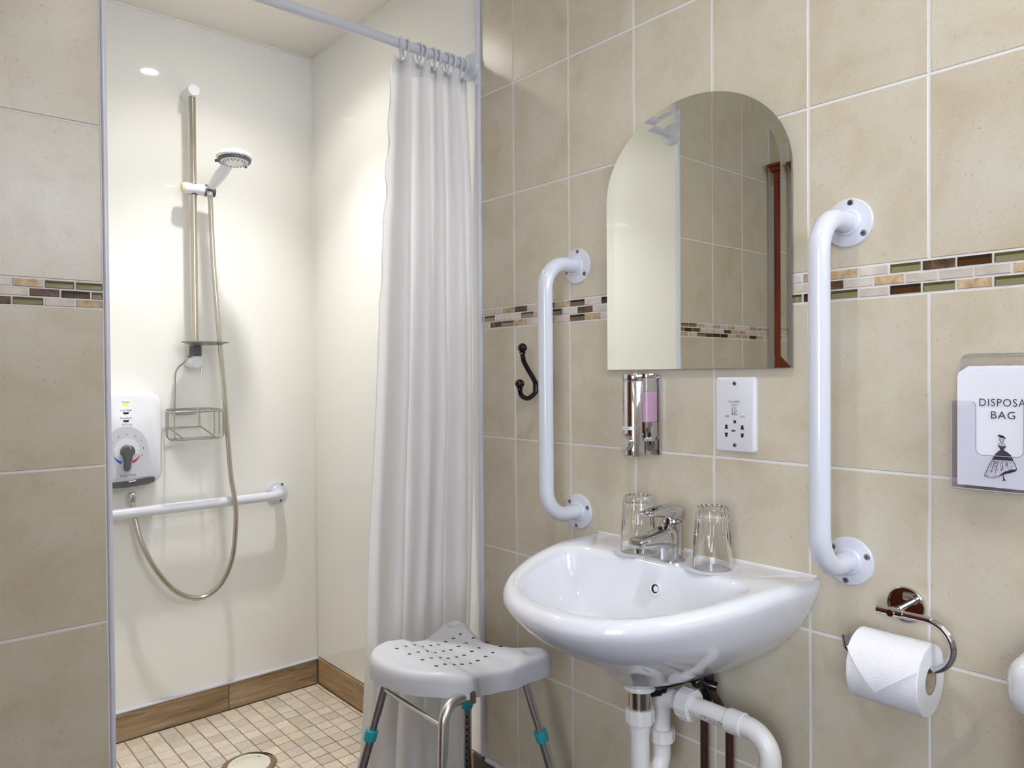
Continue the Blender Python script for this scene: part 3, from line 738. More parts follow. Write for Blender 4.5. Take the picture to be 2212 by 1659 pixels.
# ------------------------------------------------------------------ coat hook
hk = thing('coat_hook', (XR, 1.345, 1.115), 'black double coat hook on the tiles behind the left grab rail', 'hook')
HY = 1.345
MB().lathe([(.026, 0), (.026, .004), (.021, .009), (.010, .013)], (XR, HY, 1.113), (-1, 0, 0), 32).build('back_plate', M['black'], hk)
up = spline([(1.262, HY, 1.110), (1.250, HY, 1.122), (1.241, HY, 1.136), (1.222, HY - .002, 1.158), (1.207, HY - .004, 1.178), (1.203, HY - .004, 1.195)], 8)
MB().tube(up, [.0062] * len(up), 16).build('upper_arm', M['black'], hk)
lo = spline([(1.262, HY, 1.112), (1.250, HY, 1.104), (1.240, HY, 1.094), (1.222, HY, 1.087), (1.203, HY, 1.094), (1.197, HY, 1.108)], 8)
MB().tube(lo, .006, 16).build('lower_arm', M['black'], hk)
MB().lathe([(.0095, 0), (.0095, .018), (.008, .02)], (1.252, HY, 1.102), (0, 0, 1), 20).build('collar', M['black'], hk)
for p in ((1.203, HY - .004, 1.200), (1.197, HY, 1.113)):
    b = MB().lathe([(.0085, 0), (.0085, .003)], (p[0], p[1], p[2] - .004), (0, 0, 1), 18); b.sphere((p[0], p[1], p[2] + .0095), .0115, 20); b.build('ball_end', M['black'], hk)

# ------------------------------------------------------------------ soap dispenser
sd_ = thing('soap_dispenser', (XR, 1.022, .972), 'chrome soap dispenser with pink liquid below the mirror', 'dispenser')
SYc = 1.020
MB().box((XR - .012, SYc - .037, .972), (XR, SYc + .037, 1.141), .002, 2).build('back_plate', M['chrome'], sd_)
b = MB().lathe([(.0225, 0), (.024, .002), (.024, .156), (.023, .158), (.024, .160), (.024, .170), (.0225, .1725)], (1.231, SYc, .972), (0, 0, 1), 48); b.build('front_column', M['chrome'], sd_)
for s in (-1, 1):
    c = (1.249, SYc + s * .021, 0)
    MB().lathe([(.0195, 0), (.0195, .064)], (c[0], c[1], 1.044), (0, 0, 1), 28).build('liquid_window', M['soap'], sd_)
    MB().lathe([(.0195, 0), (.0195, .027)], (c[0], c[1], 1.1085), (0, 0, 1), 28).build('empty_window', M['smoke'], sd_)
    MB().lathe([(.015, -.012), (.0200, 0), (.0205, .028)], (c[0], c[1], 1.0155), (0, 0, 1), 32).build('reservoir_base', M['chrome'], sd_)
    MB().lathe([(.0200, 0), (.0205, .004), (.0195, .009)], (c[0], c[1], 1.1357), (0, 0, 1), 32).build('reservoir_cap', M['chrome'], sd_)
poly = spline([(-.017, .002), (0, .0185), (.017, .002), (.012, -.012), (0, -.017), (-.012, -.012)], 5, True)
MB().prism([tuple(p) for p in poly], (1.209, SYc, 1.001), (0, -1, 0), (0, 0, 1), .014, .004).build('push_button', M['chrome'], sd_)
lbm = MB(); n = 10
R_ = .0244
lbm.loft([[(1.231 - R_ * math.cos(a), SYc + R_ * math.sin(a), z) for a in [math.radians(-38 + 76 * k / n) for k in range(n + 1)]] for z in (1.0275, 1.0345)], False)
lbm.build('label_strip', M['label'], sd_)
text('printed_lettering', 'SOAP', .0055, 0 * Vector((0, 0, 0)), (0, -1, 0), (0, 0, 1), M['ink'], sd_, 1.0, 1.0, lambda x, y: Vector((1.231 - .0246 * math.cos(x / .0246), SYc - .0246 * math.sin(x / .0246), 1.031 + y)))

# ------------------------------------------------------------------ shaver socket
ss = thing('shaver_socket', (XR, .8045, .993), 'white shaver socket plate on the tiles below the mirror', 'socket')
cy, cz = .8045, 1.065
R0 = rrect(.0865, .145, .006); R1 = rrect(.0845, .143, .006); R2 = rrect(.077, .1355, .004)
pm = MB(); pm.loft([[(XR - d, cy + p[0], cz + p[1]) for p in R] for R, d in ((R0, 0), (R0, .004), (R1, .0065), (R2, .0085))], True, True, True)
pm.build('face_plate', M['plastic'], ss)
fx = XR - .0086
def stroke(b, pts, wd, o, U, V, th=.0003):
    for p, q in zip(pts[:-1], pts[1:]):
        p, q = Vector(p), Vector(q); d = (q - p)
        if d.length < 1e-6: continue
        d.normalize(); nn = Vector((-d.y, d.x)) * wd / 2; p2 = p - d * wd * .3; q2 = q + d * wd * .3
        b.prism([tuple(p2 - nn), tuple(q2 - nn), tuple(q2 + nn), tuple(p2 + nn)], o, U, V, th)
UY, UZ = (0, -1, 0), (0, 0, 1)
def at(y, z): return (fx, y, z)
for dz, lab in ((.0595, 0), (-.0595, 0)): cross_screw((fx, cy, cz + dz), (-1, 0, 0), ss, .004)
text('printed_lettering', 'SHAVERS', .0062, at(cy + .001, 1.0890), UY, UZ, M['ink'], ss)
text('printed_lettering', 'ONLY', .0062, at(cy + .001, 1.0826), UY, UZ, M['ink'], ss)
text('printed_lettering', '230V', .0058, at(cy + .0165, 1.0605), UY, UZ, M['ink'], ss, .9)
text('printed_lettering', '115V', .0058, at(cy - .0165, 1.0605), UY, UZ, M['ink'], ss, .9)
ic = MB(); o_ = at(cy + .001, 1.0715)
arc = [(.0045 * math.cos(t), .0005 + .0045 * math.sin(t)) for t in [math.radians(a) for a in range(180, 365, 15)]]
stroke(ic, [(-.0015, .0062), (-.0042, .0062), (-.0046, .0005)] + arc + [(.0045, .0012)], .0009, o_, UY, UZ)
stroke(ic, [(.0036, .0062), (.0012, .0058), (.0012, .0015), (-.0002, .0005)], .0009, o_, UY, UZ)
stroke(ic, [(-.001, -.0042), (-.0044, -.0046), (-.0050, -.0062), (-.0036, -.0076), (.0016, -.0062), (.0044, -.0064), (.0058, -.0078)], .0009, o_, UY, UZ)
ic.build('shaver_symbol', M['ink'], ss)
MB().box((fx - .0006, cy - .0028, 1.0475), (fx + .001, cy + .0022, 1.0535)).build('indicator_lamp', M['neon'], ss)
for yy in (cy + .0185, cy - .0165):
    for zz, s in ((1.0405, 1), (1.0245, -1)):
        pl = [(-.0042, -.0042 * s), (.0042, -.0042 * s), (.0026, -.001 * s)] + [(.0026 * math.cos(t), s * (.0012 + .003 * math.sin(t))) for t in [PI * k / 8 for k in range(9)]] + [(-.0026, -.001 * s)]
        if s < 0: pl.reverse()
        MB().prism(pl, (fx + .0001, yy, zz), UY, UZ, .0004).build('pin_hole', M['dark'], ss)
MB().prism([(-.0042, -.0013), (.0042, -.0013), (.0042, .0013), (-.0042, .0013)], (fx + .0001, cy + .003, 1.0330), UY, UZ, .0004).build('switch_slot', M['dark'], ss)

# ------------------------------------------------------------------ disposal bags in a clear wall pocket
hb = thing('bag_holder', (XR, .349, .969), 'clear acrylic wall pocket holding white disposal bags above the toilet', 'holder')
BYc = .349; hwid = .0635
def U3(y, z): return (-(y - BYc), z)       # 2-D with U = -Y
bp = [(p[0], p[1] + 1.070) for p in rrect(2 * hwid, .202, .012)]
MB().prism(bp, (XR - .0002, BYc, 0), UY, UZ, .0025, .0006).build('back_sheet', M['acrylic'], hb)
fp = [(-hwid, .972), (hwid, .972)]
for c, a0 in (((hwid - .008, 1.093), 0), ((.030 + .008, 1.093), 90)):
    fp += [(c[0] + .008 * math.cos(math.radians(a0 + 15 * k)), c[1] + .008 * math.sin(math.radians(a0 + 15 * k))) for k in range(7)]
fp += [(.030 - .009 + .009 * math.cos(math.radians(-15 * k)), 1.031 + .009 * math.sin(math.radians(-15 * k))) for k in range(7)]
fp += [(-.030 + .009 + .009 * math.cos(math.radians(-90 - 15 * k)), 1.031 + .009 * math.sin(math.radians(-90 - 15 * k))) for k in range(7)]
for c, a0 in (((-.030 - .008, 1.093), 0), ((-hwid + .008, 1.093), 90)):
    fp += [(c[0] + .008 * math.cos(math.radians(a0 + 15 * k)), c[1] + .008 * math.sin(math.radians(a0 + 15 * k))) for k in range(7)]
FX = 1.2345
MB().prism(fp, (FX + .0025, BYc, 0), UY, UZ, .0025, .0005).build('front_pocket', M['acrylic'], hb)
for s in (-1, 1):
    MB().box((FX, BYc + s * hwid - (.0025 if s > 0 else 0), .9725), (XR - .002, BYc + s * hwid + (0 if s > 0 else .0025), 1.101), .0006).build('side_sheet', M['acrylic'], hb)
ed_ = MB()
ed_.tube([(FX, BYc + hwid, .971), (FX, BYc + hwid, 1.100)], .0011, 6); ed_.tube([(FX, BYc - hwid, .971), (FX, BYc - hwid, 1.100)], .0011, 6); ed_.tube([(FX, BYc - hwid, .9705), (FX, BYc + hwid, .9705)], .0011, 6)
ed_.tube([Vector((FX, BYc - p[0], p[1])) for p in fp[9:-9]], .0006, 6); ed_.tube([Vector((XR - .003, BYc - p[0], p[1])) for p in bp], .0008, 6, closed=True)
ed_.build('polished_edge', M['acrylic_edge'], hb)
MB().box((FX, BYc - hwid, .9695), (XR - .002, BYc + hwid, .9722), .0006).build('base_sheet', M['acrylic'], hb)
def bag(x0, zt, dz, label, front):
    t = thing('disposal_bag', (x0, BYc, .975), label, 'paper bag', 'disposal bags in the wall pocket')
    b = MB(); n = 24; rings = []
    top = [(-.0565, zt - .012 + dz), (-.049, zt - .002 + dz), (-.03, zt + dz)]
    rr = random.Random(4 if front else 9)
    def X(y, z, k): return x0 + k * .0012 + .006 * max(0, (z - 1.10) / .05) * -1 * 0 + .0008 * math.sin(40 * y + 3)
    for k in (0, 1):
        g = []
        for iz in range(13):
            row = []
            for iy in range(n + 1):
                y = -.0565 + .113 * iy / n; lim = zt - (.010 * max(0, (abs(y) - .043) / .0135)) + rr.uniform(-.0004, .0004) * (1 if iz == 12 else 0)
                z = .9755 + (lim - .9755) * iz / 12
                row.append(Vector((X(y, z, k) + .007 * (1 - iz / 12) * 0, BYc - y, z)))
            g.append(row)
        rings.append(g)
    for k in (0, 1): b.loft(rings[k], False)
    ed = lambda g: g[0] + [r[-1] for r in g[1:]] + list(reversed(g[-1][:-1])) + [r[0] for r in reversed(g[1:-1])]
    b.loft([ed(rings[0]), ed(rings[1])], True)
    b.build('paper_sheet', M['paper'], t, 50)
    return t
b1 = bag(1.2395, 1.148, 0, 'front white disposal bag printed with lettering and a lady in a gown', True)
bag(1.2430, 1.1525, 0, 'white paper bag just behind the printed front disposal bag', False)
bx0 = 1.2383
text('printed_lettering', 'DISPOSAL', .0158, (bx0, BYc - .0058, 1.0985), UY, UZ, M['ink'], b1, 1.12, .88)
text('printed_lettering', 'BAG', .0155, (bx0, BYc - .0035, 1.0805), UY, UZ, M['ink'], b1, 1.12, 1.0)
fg = MB(); o_ = (bx0 + .0001, BYc - .002, 1.018)
UYv = UY
def poly(pts): fg.prism(pts, o_, UYv, UZ, .0004)
def ell(cx, cy_, a, b_, n=16): return [(cx + a * math.cos(2 * PI * k / n), cy_ + b_ * math.sin(2 * PI * k / n)) for k in range(n)]
poly(ell(-.0005, .0325, .0035, .0012)); poly(ell(-.003, .0335, .0022, .0012)); poly([(-.0025, .0315), (.0045, .029), (.005, .0305), (.001, .0340)])
stroke(fg, [(-.0022, .031), (-.0024, .0265), (-.0005, .0240), (.0018, .0250), (.0026, .0285)], .0007, o_, UY, UZ, .0004)
stroke(fg, [(-.0008, .0275), (.0, .0275)], .0007, o_, UY, UZ, .0004); stroke(fg, [(.0010, .0275), (.0018, .0275)], .0007, o_, UY, UZ, .0004)
stroke(fg, [(-.001, .024), (-.0045, .0195), (-.0005, .0175), (.0005, .0225)], .0006, o_, UY, UZ, .0004); stroke(fg, [(.0015, .0240), (.0040, .0195), (.0005, .0175)], .0006, o_, UY, UZ, .0004)
poly([(-.0052, .0190), (0, .0176), (.0062, .0190), (.0030, .0145), (.0024, .0120), (-.0018, .0120), (-.0022, .0150)])
poly([(-.0018, .0125), (.0024, .0125), (.0068, .0105), (.0115, .0062), (.0145, -.0005), (.0130, -.0018), (-.0105, -.0018), (-.0120, -.0008), (-.0085, .0060), (-.0050, .0100)])
stroke(fg, [(-.0105, -.0015), (-.0160, -.0110), (-.0215, -.0250), (-.0218, -.0268), (-.0120, -.0285), (-.0060, -.0268), (.0060, -.0200), (.0165, -.0155), (.0185, -.0140), (.0175, -.0090), (.0140, -.0015)], .0008, o_, UY, UZ, .0004)
poly([(-.004, -.0245), (.0030, -.0185), (.0120, -.0145), (.0182, -.0135), (.0170, -.0165), (.0100, -.0195), (.0075, -.0200), (.0020, -.0225)])
for x1, z1, x2, z2 in ((-.004, -.003, -.008, -.020), (.001, -.003, .000, -.018), (.006, -.003, .008, -.013), (-.008, -.004, -.014, -.022)): stroke(fg, [(x1, z1), (x2, z2)], .0005, o_, UY, UZ, .0004)
stroke(fg, [(.002, -.0240), (.0026, -.0300), (.001, -.0310)], .0012, o_, UY, UZ, .0004); stroke(fg, [(.0030, -.0280), (.0046, -.0316)], .0012, o_, UY, UZ, .0004)
rr = random.Random(2)
for k in range(60):
    z = rr.uniform(-.026, -.004); hw = .0125 + .009 * (-z) / .026; x = rr.uniform(-hw * .95, .012 + .003 * (-z) / .026)
    if z < -.0145 and x > (-.004 + (z + .025) * 1.6): continue
    poly(ell(x, z, .0005, .0008, 6))
fg.build('printed_lady', M['ink'], b1)

# ------------------------------------------------------------------ toilet roll and its holder
RC = Vector((1.2195, .4945, .6745)); RR = .0545; RI = .0215
rh = thing('toilet_roll_holder', (XR, .492, .767), 'chrome toilet roll holder with a round wall plate', 'roll holder')
pc = Vector((XR, .4915, .7665))
MB().lathe([(.0275, 0), (.0290, .003), (.0290, .009), (.0278, .0105), (.0264, .0105), (.0261, .0080), (.0001, .0080)], pc, (-1, 0, 0), 48).build('wall_plate', M['chrome'], rh)
MB().lathe([(.0052, 0), (.0052, .030), (.0068, .031), (.0068, .045), (.0055, .046), (.0055, .062)], pc + Vector((-.0078, 0, 0)), (-1, 0, 0), 24).build('post', M['chrome'], rh)
bzT = pc.z; BX = 1.2195
MB().cyl((BX, .5145, bzT), (BX, .4745, bzT), .0072, 28, .0006).build('bar_sleeve', M['chrome'], rh)
zb = RC.z + RI - .0058
ra = (bzT - zb) / 2
pts = [(BX, .476, bzT), (BX, .455, bzT)]
pts += [(BX, .443 - ra * math.sin(t), zb + ra + ra * math.cos(t)) for t in [PI * k / 20 for k in range(21)]]
pts += [(BX, .47, zb), (BX, .552, zb)] + [(BX, .558 + .006 * math.sin(t), zb + .006 - .006 * math.cos(t)) for t in [PI / 2 * k / 6 for k in range(7)]]
pts += [(BX, .567, zb + .022)]
MB().tube(pts, .0056, 20).build('bar', M['chrome'], rh)
tl = thing('toilet_roll', tuple(RC), 'white toilet roll with the end folded to a point on the chrome bar', 'toilet roll')
y0, y1 = .4350, .5405
MB().lathe([(RI, 0), (RR - .001, 0), (RR, .001), (RR, y1 - y0 - .001), (RR - .001, y1 - y0), (RI, y1 - y0)], (RC.x, y0, RC.z), (0, 1, 0), 72, False).build('paper', M['tissue'], tl)
MB().lathe([(RI - .0008, .0005), (RI + .0003, .0005), (RI + .0003, y1 - y0 - .0005), (RI - .0008, y1 - y0 - .0005), (RI - .0008, .0005)], (RC.x, y0, RC.z), (0, 1, 0), 40, False).build('cardboard_core', base_mat('cardboard', srgb(176, 160, 138), 0.9), tl)
fl = MB(); nA = 30; nB = 14
# folded flap: angle measured on the roll, 0 = towards the room, positive upwards
aT, aL, aP, aR, yP = 150, 34.5, -20, 27.5, .4965
cols_ = [y1 + (yP - y1) * k / 10 for k in range(11)] + [yP + (y0 - yP) * k / 10 for k in range(1, 11)]
rings = []
for y in cols_:
    ab = aL + (aP - aL) * (y1 - y) / (y1 - yP) if y >= yP else aP + (aR - aP) * (yP - y) / (yP - y0)
    row = []
    for i in range(nA + 1):
        s_ = i / nA; an = math.radians(aT + (ab - aT) * s_); r = RR + .0010 + .0034 * s_ ** 3
        row.append(Vector((RC.x - r * math.cos(an), y, RC.z + r * math.sin(an))))
    rings.append(row)
ax_ = lambda p: Vector((RC.x, p.y, RC.z))
inn_ = [[p + (ax_(p) - p).normalized() * .0006 for p in r] for r in rings]
cyc = lambda g: [r[0] for r in g] + g[-1][1:] + [r[-1] for r in reversed(g[:-1])] + list(reversed(g[0][1:-1]))
fl.loft(rings, False); fl.loft(inn_, False); fl.loft([cyc(rings), cyc(inn_)], True)
bmesh.ops.remove_doubles(fl.bm, verts=fl.bm.verts, dist=1e-6)
fl.build('folded_end', M['tissue'], tl, 40)
ed = MB(); ed.tube([r[-1] + Vector((-.0003, 0, -.0004)) for r in rings[10:]], .0007, 6); ed.build('folded_edge', M['paper'], tl)

# ------------------------------------------------------------------ cistern at the right edge
ci = thing('toilet_cistern', (XR, .09, .36), 'white ceramic toilet cistern cut by the right edge of the photo', 'toilet')
MB().box((1.100, -.125, .36), (XR - .001, .288, .712), .030, 5).build('tank', M['ceramic'], ci, 60)
MB().box((1.083, -.145, .704), (XR - .001, .3050, .785), .032, 6).build('lid', M['ceramic'], ci, 60)
MB().cyl((1.19, .08, .784), (1.19, .08, .791), .022, 28, .002).build('flush_button', M['chrome'], ci)
# ------------------------------------------------------------------ shower riser rail, head, hose
PX, PY = 0.8245, 2.520
rs = thing('shower_riser_rail', (PX, YB, 1.19), 'steel riser rail with white end brackets on the shower back wall', 'shower rail')
MB().cyl((PX, PY, 1.185), (PX, PY, 2.072), .0110, 28).build('pole', M['steel'], rs)
for z in (2.074, 1.194):
    MB().lathe([(.0190, 0), (.0190, .080), (.0180, .0815), (.0001, .0815)], (PX, YB, z), (0, -1, 0), 40).build('end_bracket', M['plastic'], rs)
zS = 1.757
sl = MB().lathe([(.0165, 0), (.0190, .004), (.0185, .012), (.0178, .020), (.0165, .032), (.0178, .044), (.0185, .055), (.0185, .066)], (.794, PY - .004, zS), (1, -.10, 0), 36)
slo = sl.build('slider', M['plastic'], rs)
MB().lathe([(.0001, -.009), (.012, -.009), (.0165, -.006), (.0172, .001)], (.794, PY - .004, zS), (1, -.10, 0), 32).build('end_cap', M['yellowed'], slo)
MB().lathe([(.0190, 0), (.0196, .004), (.0192, .032), (.0175, .034), (.0001, .034)], (.8555, PY - .0105, zS), (1, -.10, 0), 32).build('handset_cradle', M['grey'], slo)
for dz in (.0155, -.0155): MB().tube([(PX + .0135 * math.cos(t), PY + .0135 * math.sin(t), zS + dz) for t in [2 * PI * k / 24 for k in range(24)]], .0022, 8, closed=True).build('grip_ring', M['grey'], slo)

hs = thing('hand_shower', (.878, 2.487, 1.757), 'white hand shower with a grey selector ring, held in the rail slider', 'shower head')
hc = Vector((.877, 2.302, 1.833)); nd = Vector((-.02, -.10, -1)).normalized()
h0 = Vector((.869, 2.470, 1.766)); h1 = Vector((.876, 2.330, 1.820)); h2 = Vector((.877, 2.306, 1.832))
MB().tube([h0 - (h1 - h0) * .05, h0, h0.lerp(h1, .12), h0.lerp(h1, .5), h0.lerp(h1, .9), h1, h2], [.0105, .0130, .0150, .0190, .0175, .0165, .0150], 28).build('handle', M['plastic'], hs)
MB().lathe([(.0001, -.0125), (.014, -.0115), (.030, -.0075), (.042, -.0015), (.0500, .0050), (.0530, .0105), (.0515, .0165), (.049, .0185), (.0001, .0185)], hc, nd, 48).build('shell', M['plastic'], hs, 50)
MB().lathe([(.0490, .0175), (.0480, .0255), (.0410, .0265), (.0400, .0235)], hc, nd, 48, False).build('selector_ring', M['grey'], hs)
fp_ = MB().lathe([(.0415, .0235), (.0405, .0285), (.030, .0305), (.0001, .0310)], hc, nd, 40).build('spray_plate', M['plastic'], hs)
nz = MB(); uu, vv = nz.frame(nd)
for rr_, cnt in ((.034, 20), (.028, 12)):
    for k in range(cnt):
        a = 2 * PI * k / cnt; p = hc + nd * .0300 + (uu * math.cos(a) + vv * math.sin(a)) * rr_
        nz.cyl(p - nd * .001, p + nd * .0016, .0017, 8)
tag(nz.build('nozzle', M['rubber'], fp_), kind='stuff')
for ang in (0, 120, 240):
    a = math.radians(ang + 32); d = Vector((math.cos(a), math.sin(a), 0)); d = (d - nd * d.dot(nd)).normalized()
    MB().tube([hc + nd * .022 + d * .045, hc + nd * .0235 + d * .0570], [.0050, .0040], 12).build('selector_tab', M['grey'], hs)
MB().lathe([(.0085, -.014), (.0100, .0), (.0100, .005)], h0, (h1 - h0), 24).build('chrome_neck', M['chrome'], hs)

ho = thing('shower_hose', (.85, 2.49, .44), 'ribbed metal shower hose looping from the slider to the electric shower', 'hose')
hp = spline([(.8655, 2.486, 1.738), (.866, 2.482, 1.715), (.8715, 2.480, 1.53), (.8845, 2.480, 1.334), (.9035, 2.480, 1.075), (.916, 2.470, .83), (.926, 2.462, .738), (.9275, 2.460, .661), (.9165, 2.466, .545), (.886, 2.478, .468), (.846, 2.488, .434), (.800, 2.492, .431), (.744, 2.496, .465), (.692, 2.503, .537), (.655, 2.520, .625), (.640, 2.538, .708), (.6365, 2.546, .755)], 60)
# resample evenly, corrugate
cum = [0]
for a, b in zip(hp[:-1], hp[1:]): cum.append(cum[-1] + (b - a).length)
Lh = cum[-1]; stp = .0024; res = []; i = 0; d = 0
while d < Lh:
    while cum[i + 1] < d: i += 1
    res.append(hp[i].lerp(hp[i + 1], (d - cum[i]) / max(1e-9, cum[i + 1] - cum[i]))); d += stp
MB().tube(res, [.0076 + (.0009 if k % 2 else -.0008) for k in range(len(res))], 14).build('flexible_tube', M['steel'], ho, 80)
MB().lathe([(.0095, 0), (.0095, .014), (.0080, .020)], hp[0] + Vector((0, 0, .010)), (0, 0, -1), 20).build('end_cone', M['chrome'], ho)
MB().lathe([(.0105, 0), (.0118, .002), (.0118, .016), (.0100, .018), (.0100, .028), (.0085, .032)], (.6365, 2.546, .786), (0, 0, -1), 20).build('end_nut', M['chrome'], ho)

# soap dish clamped on the rail
dsh = thing('rail_soap_dish', (PX, PY, 1.215), 'translucent grey oval soap dish clipped low on the riser rail', 'soap dish')
M['dish'] = base_mat('smoked_plastic', srgb(126, 130, 130), 0.2)
n = 56
def oval(rx, ry, z, cx=.846, cy=2.487): return [(cx + rx * math.cos(2 * PI * k / n), cy + ry * math.sin(2 * PI * k / n), z) for k in range(n)]
MB().loft([oval(.028, .024, 1.2480), oval(.050, .038, 1.2495), oval(.068, .052, 1.2555), oval(.0735, .057, 1.2565), oval(.0735, .057, 1.2595), oval(.069, .053, 1.2590), oval(.050, .038, 1.2530), oval(.025, .022, 1.2515)], True, True, True).build('dish', M['dish'], dsh, 50)
MB().lathe([(.0112, 0), (.0185, .000), (.0195, .003), (.0190, .034), (.0112, .034)], (PX, PY, 1.2140), (0, 0, 1), 36, False).build('clamp_collar', M['grey'], dsh)
MB().lathe([(.0112, 0), (.0175, .0005), (.016, .003), (.0112, .003)], (PX, PY, 1.2585), (0, 0, 1), 36, False).build('top_collar', M['grey'], dsh)

# wire caddy hung on the lower bracket
cd = thing('wire_caddy', (.81, 2.50, .945), 'chrome wire basket hanging under the riser rail', 'caddy')
M['wire'] = base_mat('chromed_wire', (0.48, 0.47, 0.44, 1), 0.25, 1.0)
xa, xb, yf, yb_, zt, zb = .718, .893, 2.436, 2.556, 1.036, .948
rim = fillet([(.80, yb_, zt + .004), (xa + .022, yb_, zt + .004), (xa, yf + .030, zt), (xa + .014, yf, zt), (xb - .014, yf, zt), (xb + .004, yf + .030, zt), (xb - .012, yb_, zt + .004), (.80, yb_, zt + .004)], .016, 6)
MB().tube(rim[:-1], .0034, 12, closed=True).build('rim', M['wire'], cd)
MB().tube(fillet([(.762, yb_, zt + .004), (.775, yb_, zt - .012), (.832, yb_, zt - .012), (.842, yb_, zt + .004)], .010, 5), .0030, 10).build('rear_plate_wire', M['wire'], cd)
for k, y in enumerate((yf + .002, yf + .026, yf + .050, yf + .078)):
    ins = (0.002, 0.0, .006, .012)[k]
    MB().tube(fillet([(xa + ins + .012 * (k == 0), y, zt), (xa + ins + .012 * (k == 0), y, zb), (xb - ins - .010 * (k == 0), y, zb), (xb - ins - .010 * (k == 0), y, zt)], .014, 6), .0022, 8).build('basket_wire', M['wire'], cd)
for k, x in enumerate((xa + .030, xb - .045)):
    MB().tube(fillet([(x, yb_, zt), (x, yb_, zb + .034), (x + .014, yf + .02, zb + .004)], .014, 6), .0022, 8).build('basket_wire', M['wire'], cd)
MB().tube(fillet([(xa + .030, yb_, zb + .033), (xb - .045, yb_, zb + .033)], .01), .0022, 8).build('basket_wire', M['wire'], cd)
hookp = [(.770, yb_ + .004, zt + .002), (.772, yb_ + .004, 1.10), (.775, yb_ + .002, 1.165)] + [(PX + .0005 + .0265 * math.cos(a), yb_ - .012, 1.190 + .0265 * math.sin(a)) for a in [math.radians(d) for d in range(165, -1, -15)]] + [(PX + .026, yb_ - .014, 1.160)]
MB().tube(spline(hookp[:3] + hookp[3:], 3), .0029, 12).build('hook_wire', M['wire'], cd)

# ------------------------------------------------------------------ electric shower unit
es = thing('electric_shower', (.607, YB, .80), 'white electric shower box with a grey temperature lever', 'electric shower')
ux, uz, uw, uh = .607, .9555, .221, .296
def usec(s, dy, dz=0, r=.045): return [(ux + p[0] * s, YB - dy, uz + p[1] * s + dz) for p in rrect(uw, uh, r, 8)]
MB().loft([usec(.985, .001), usec(1.0, .020), usec(.995, .055), usec(.975, .072), usec(.94, .083), usec(.90, .087)], True, True, True).build('cover', M['plastic'], es, 60)
fy = YB - .0874
EX = (1, 0, 0)
def pl(name, pts, y, mat, th=.0006): return MB().prism([(-p[0], p[1]) for p in pts] if 0 else pts, (0, y, 0), EX, UZ, th).build(name, mat, es)
dpoly = [(ux - .074, .838)] + [(ux + .0 + .064 * math.cos(t), .918 + .078 * math.sin(t)) for t in [PI - PI * k / 24 for k in range(25)]] + [(ux + .074, .838)]
pl('dial_panel', dpoly, fy, M['dialgrey'], .0008)
DC = (.609, .924)
ring_ = [(DC[0] + .036 * math.cos(math.radians(a)), DC[1] + .036 * math.sin(math.radians(a))) for a in range(-30, 211, 8)]
pl('dial_ring', ring_ + [(DC[0] - .020, .905), (DC[0] + .020, .905)], fy - .0008, M['plastic'], .0004)
def arcband(a0, a1, r0, r1, w0, w1, n=14):
    o, i_ = [], []
    for k in range(n + 1):
        a = math.radians(a0 + (a1 - a0) * k / n); wd = w0 + (w1 - w0) * k / n
        o.append((DC[0] + (r0 + wd / 2) * math.cos(a), DC[1] + (r0 + wd / 2) * math.sin(a))); i_.append((DC[0] + (r0 - wd / 2) * math.cos(a), DC[1] + (r0 - wd / 2) * math.sin(a)))
    return o + list(reversed(i_))
pl('cold_band', arcband(207, 248, .041, 0, .001, .0085), fy - .0008, M['blue'], .0004)
pl('hot_band', arcband(-27, -68, .041, 0, .001, .0085), fy - .0008, M['red'], .0004)
for k, a in enumerate((206, 180, 150, 120, 90, 60, 30, 3, -25)):
    r = .047; t = math.radians(a)
    text('printed_number', str(k + 1), .0085, (DC[0] + r * math.cos(t), fy - .0012, DC[1] + r * math.sin(t)), EX, UZ, M['ink'], es)
    tk = MB(); p0 = Vector((DC[0] + .026 * math.cos(t), fy - .0009, DC[1] + .026 * math.sin(t))); p1 = Vector((DC[0] + .034 * math.cos(t), fy - .0009, DC[1] + .034 * math.sin(t)))
    tk.tube([p0, p1], .0010, 6); tk.build('dial_tick', M['label'], es)
# lever knob: a disc running into a pointed handle
def lever(s): 
    o = []
    for d in range(-50, 231, 10): o.append((.0195 * s * math.cos(math.radians(d)), .0195 * s * math.sin(math.radians(d))))
    o += [(-.0095 * s, -.026), (-.0105 * s, -.050), (-.0085 * s, -.0575), (-.0040, -.060 ), (.001 * s, -.0575), (.0050 * s, -.050), (.0085 * s, -.028)]
    return o
def lv3(s, dy): return [(DC[0] + p[0] - .0, fy - dy, DC[1] - .0035 + p[1]) for p in lever(s)]
kn = MB().loft([lv3(1.0, .0008), lv3(1.0, .016), lv3(.94, .0215), lv3(.82, .0235)], True, True, True).build('temperature_lever', M['grey'], es)
MB().box((DC[0] + .0035, fy - .0245, DC[1] + .004), (DC[0] + .0055, fy - .0232, DC[1] + .0125)).build('pointer_line', M['label'], kn)
bar = [(ux - .098, .823), (ux - .060, .812), (ux, .809), (ux + .060, .8145), (ux + .078, .820), (ux + .0805, .828), (ux + .078, .836), (ux + .060, .836), (ux, .829), (ux - .06, .829), (ux - .098, .842)]
MB().prism(bar, (0, YB - .080, 0), EX, UZ, .016, .003).build('start_bar', M['grey'], es)
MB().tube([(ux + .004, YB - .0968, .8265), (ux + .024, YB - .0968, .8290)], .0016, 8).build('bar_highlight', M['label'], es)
text('printed_lettering', 'Start Stop', .0115, (.611, fy - .0010, .8465), EX, UZ, M['ink'], es, 1.0, 1.0)
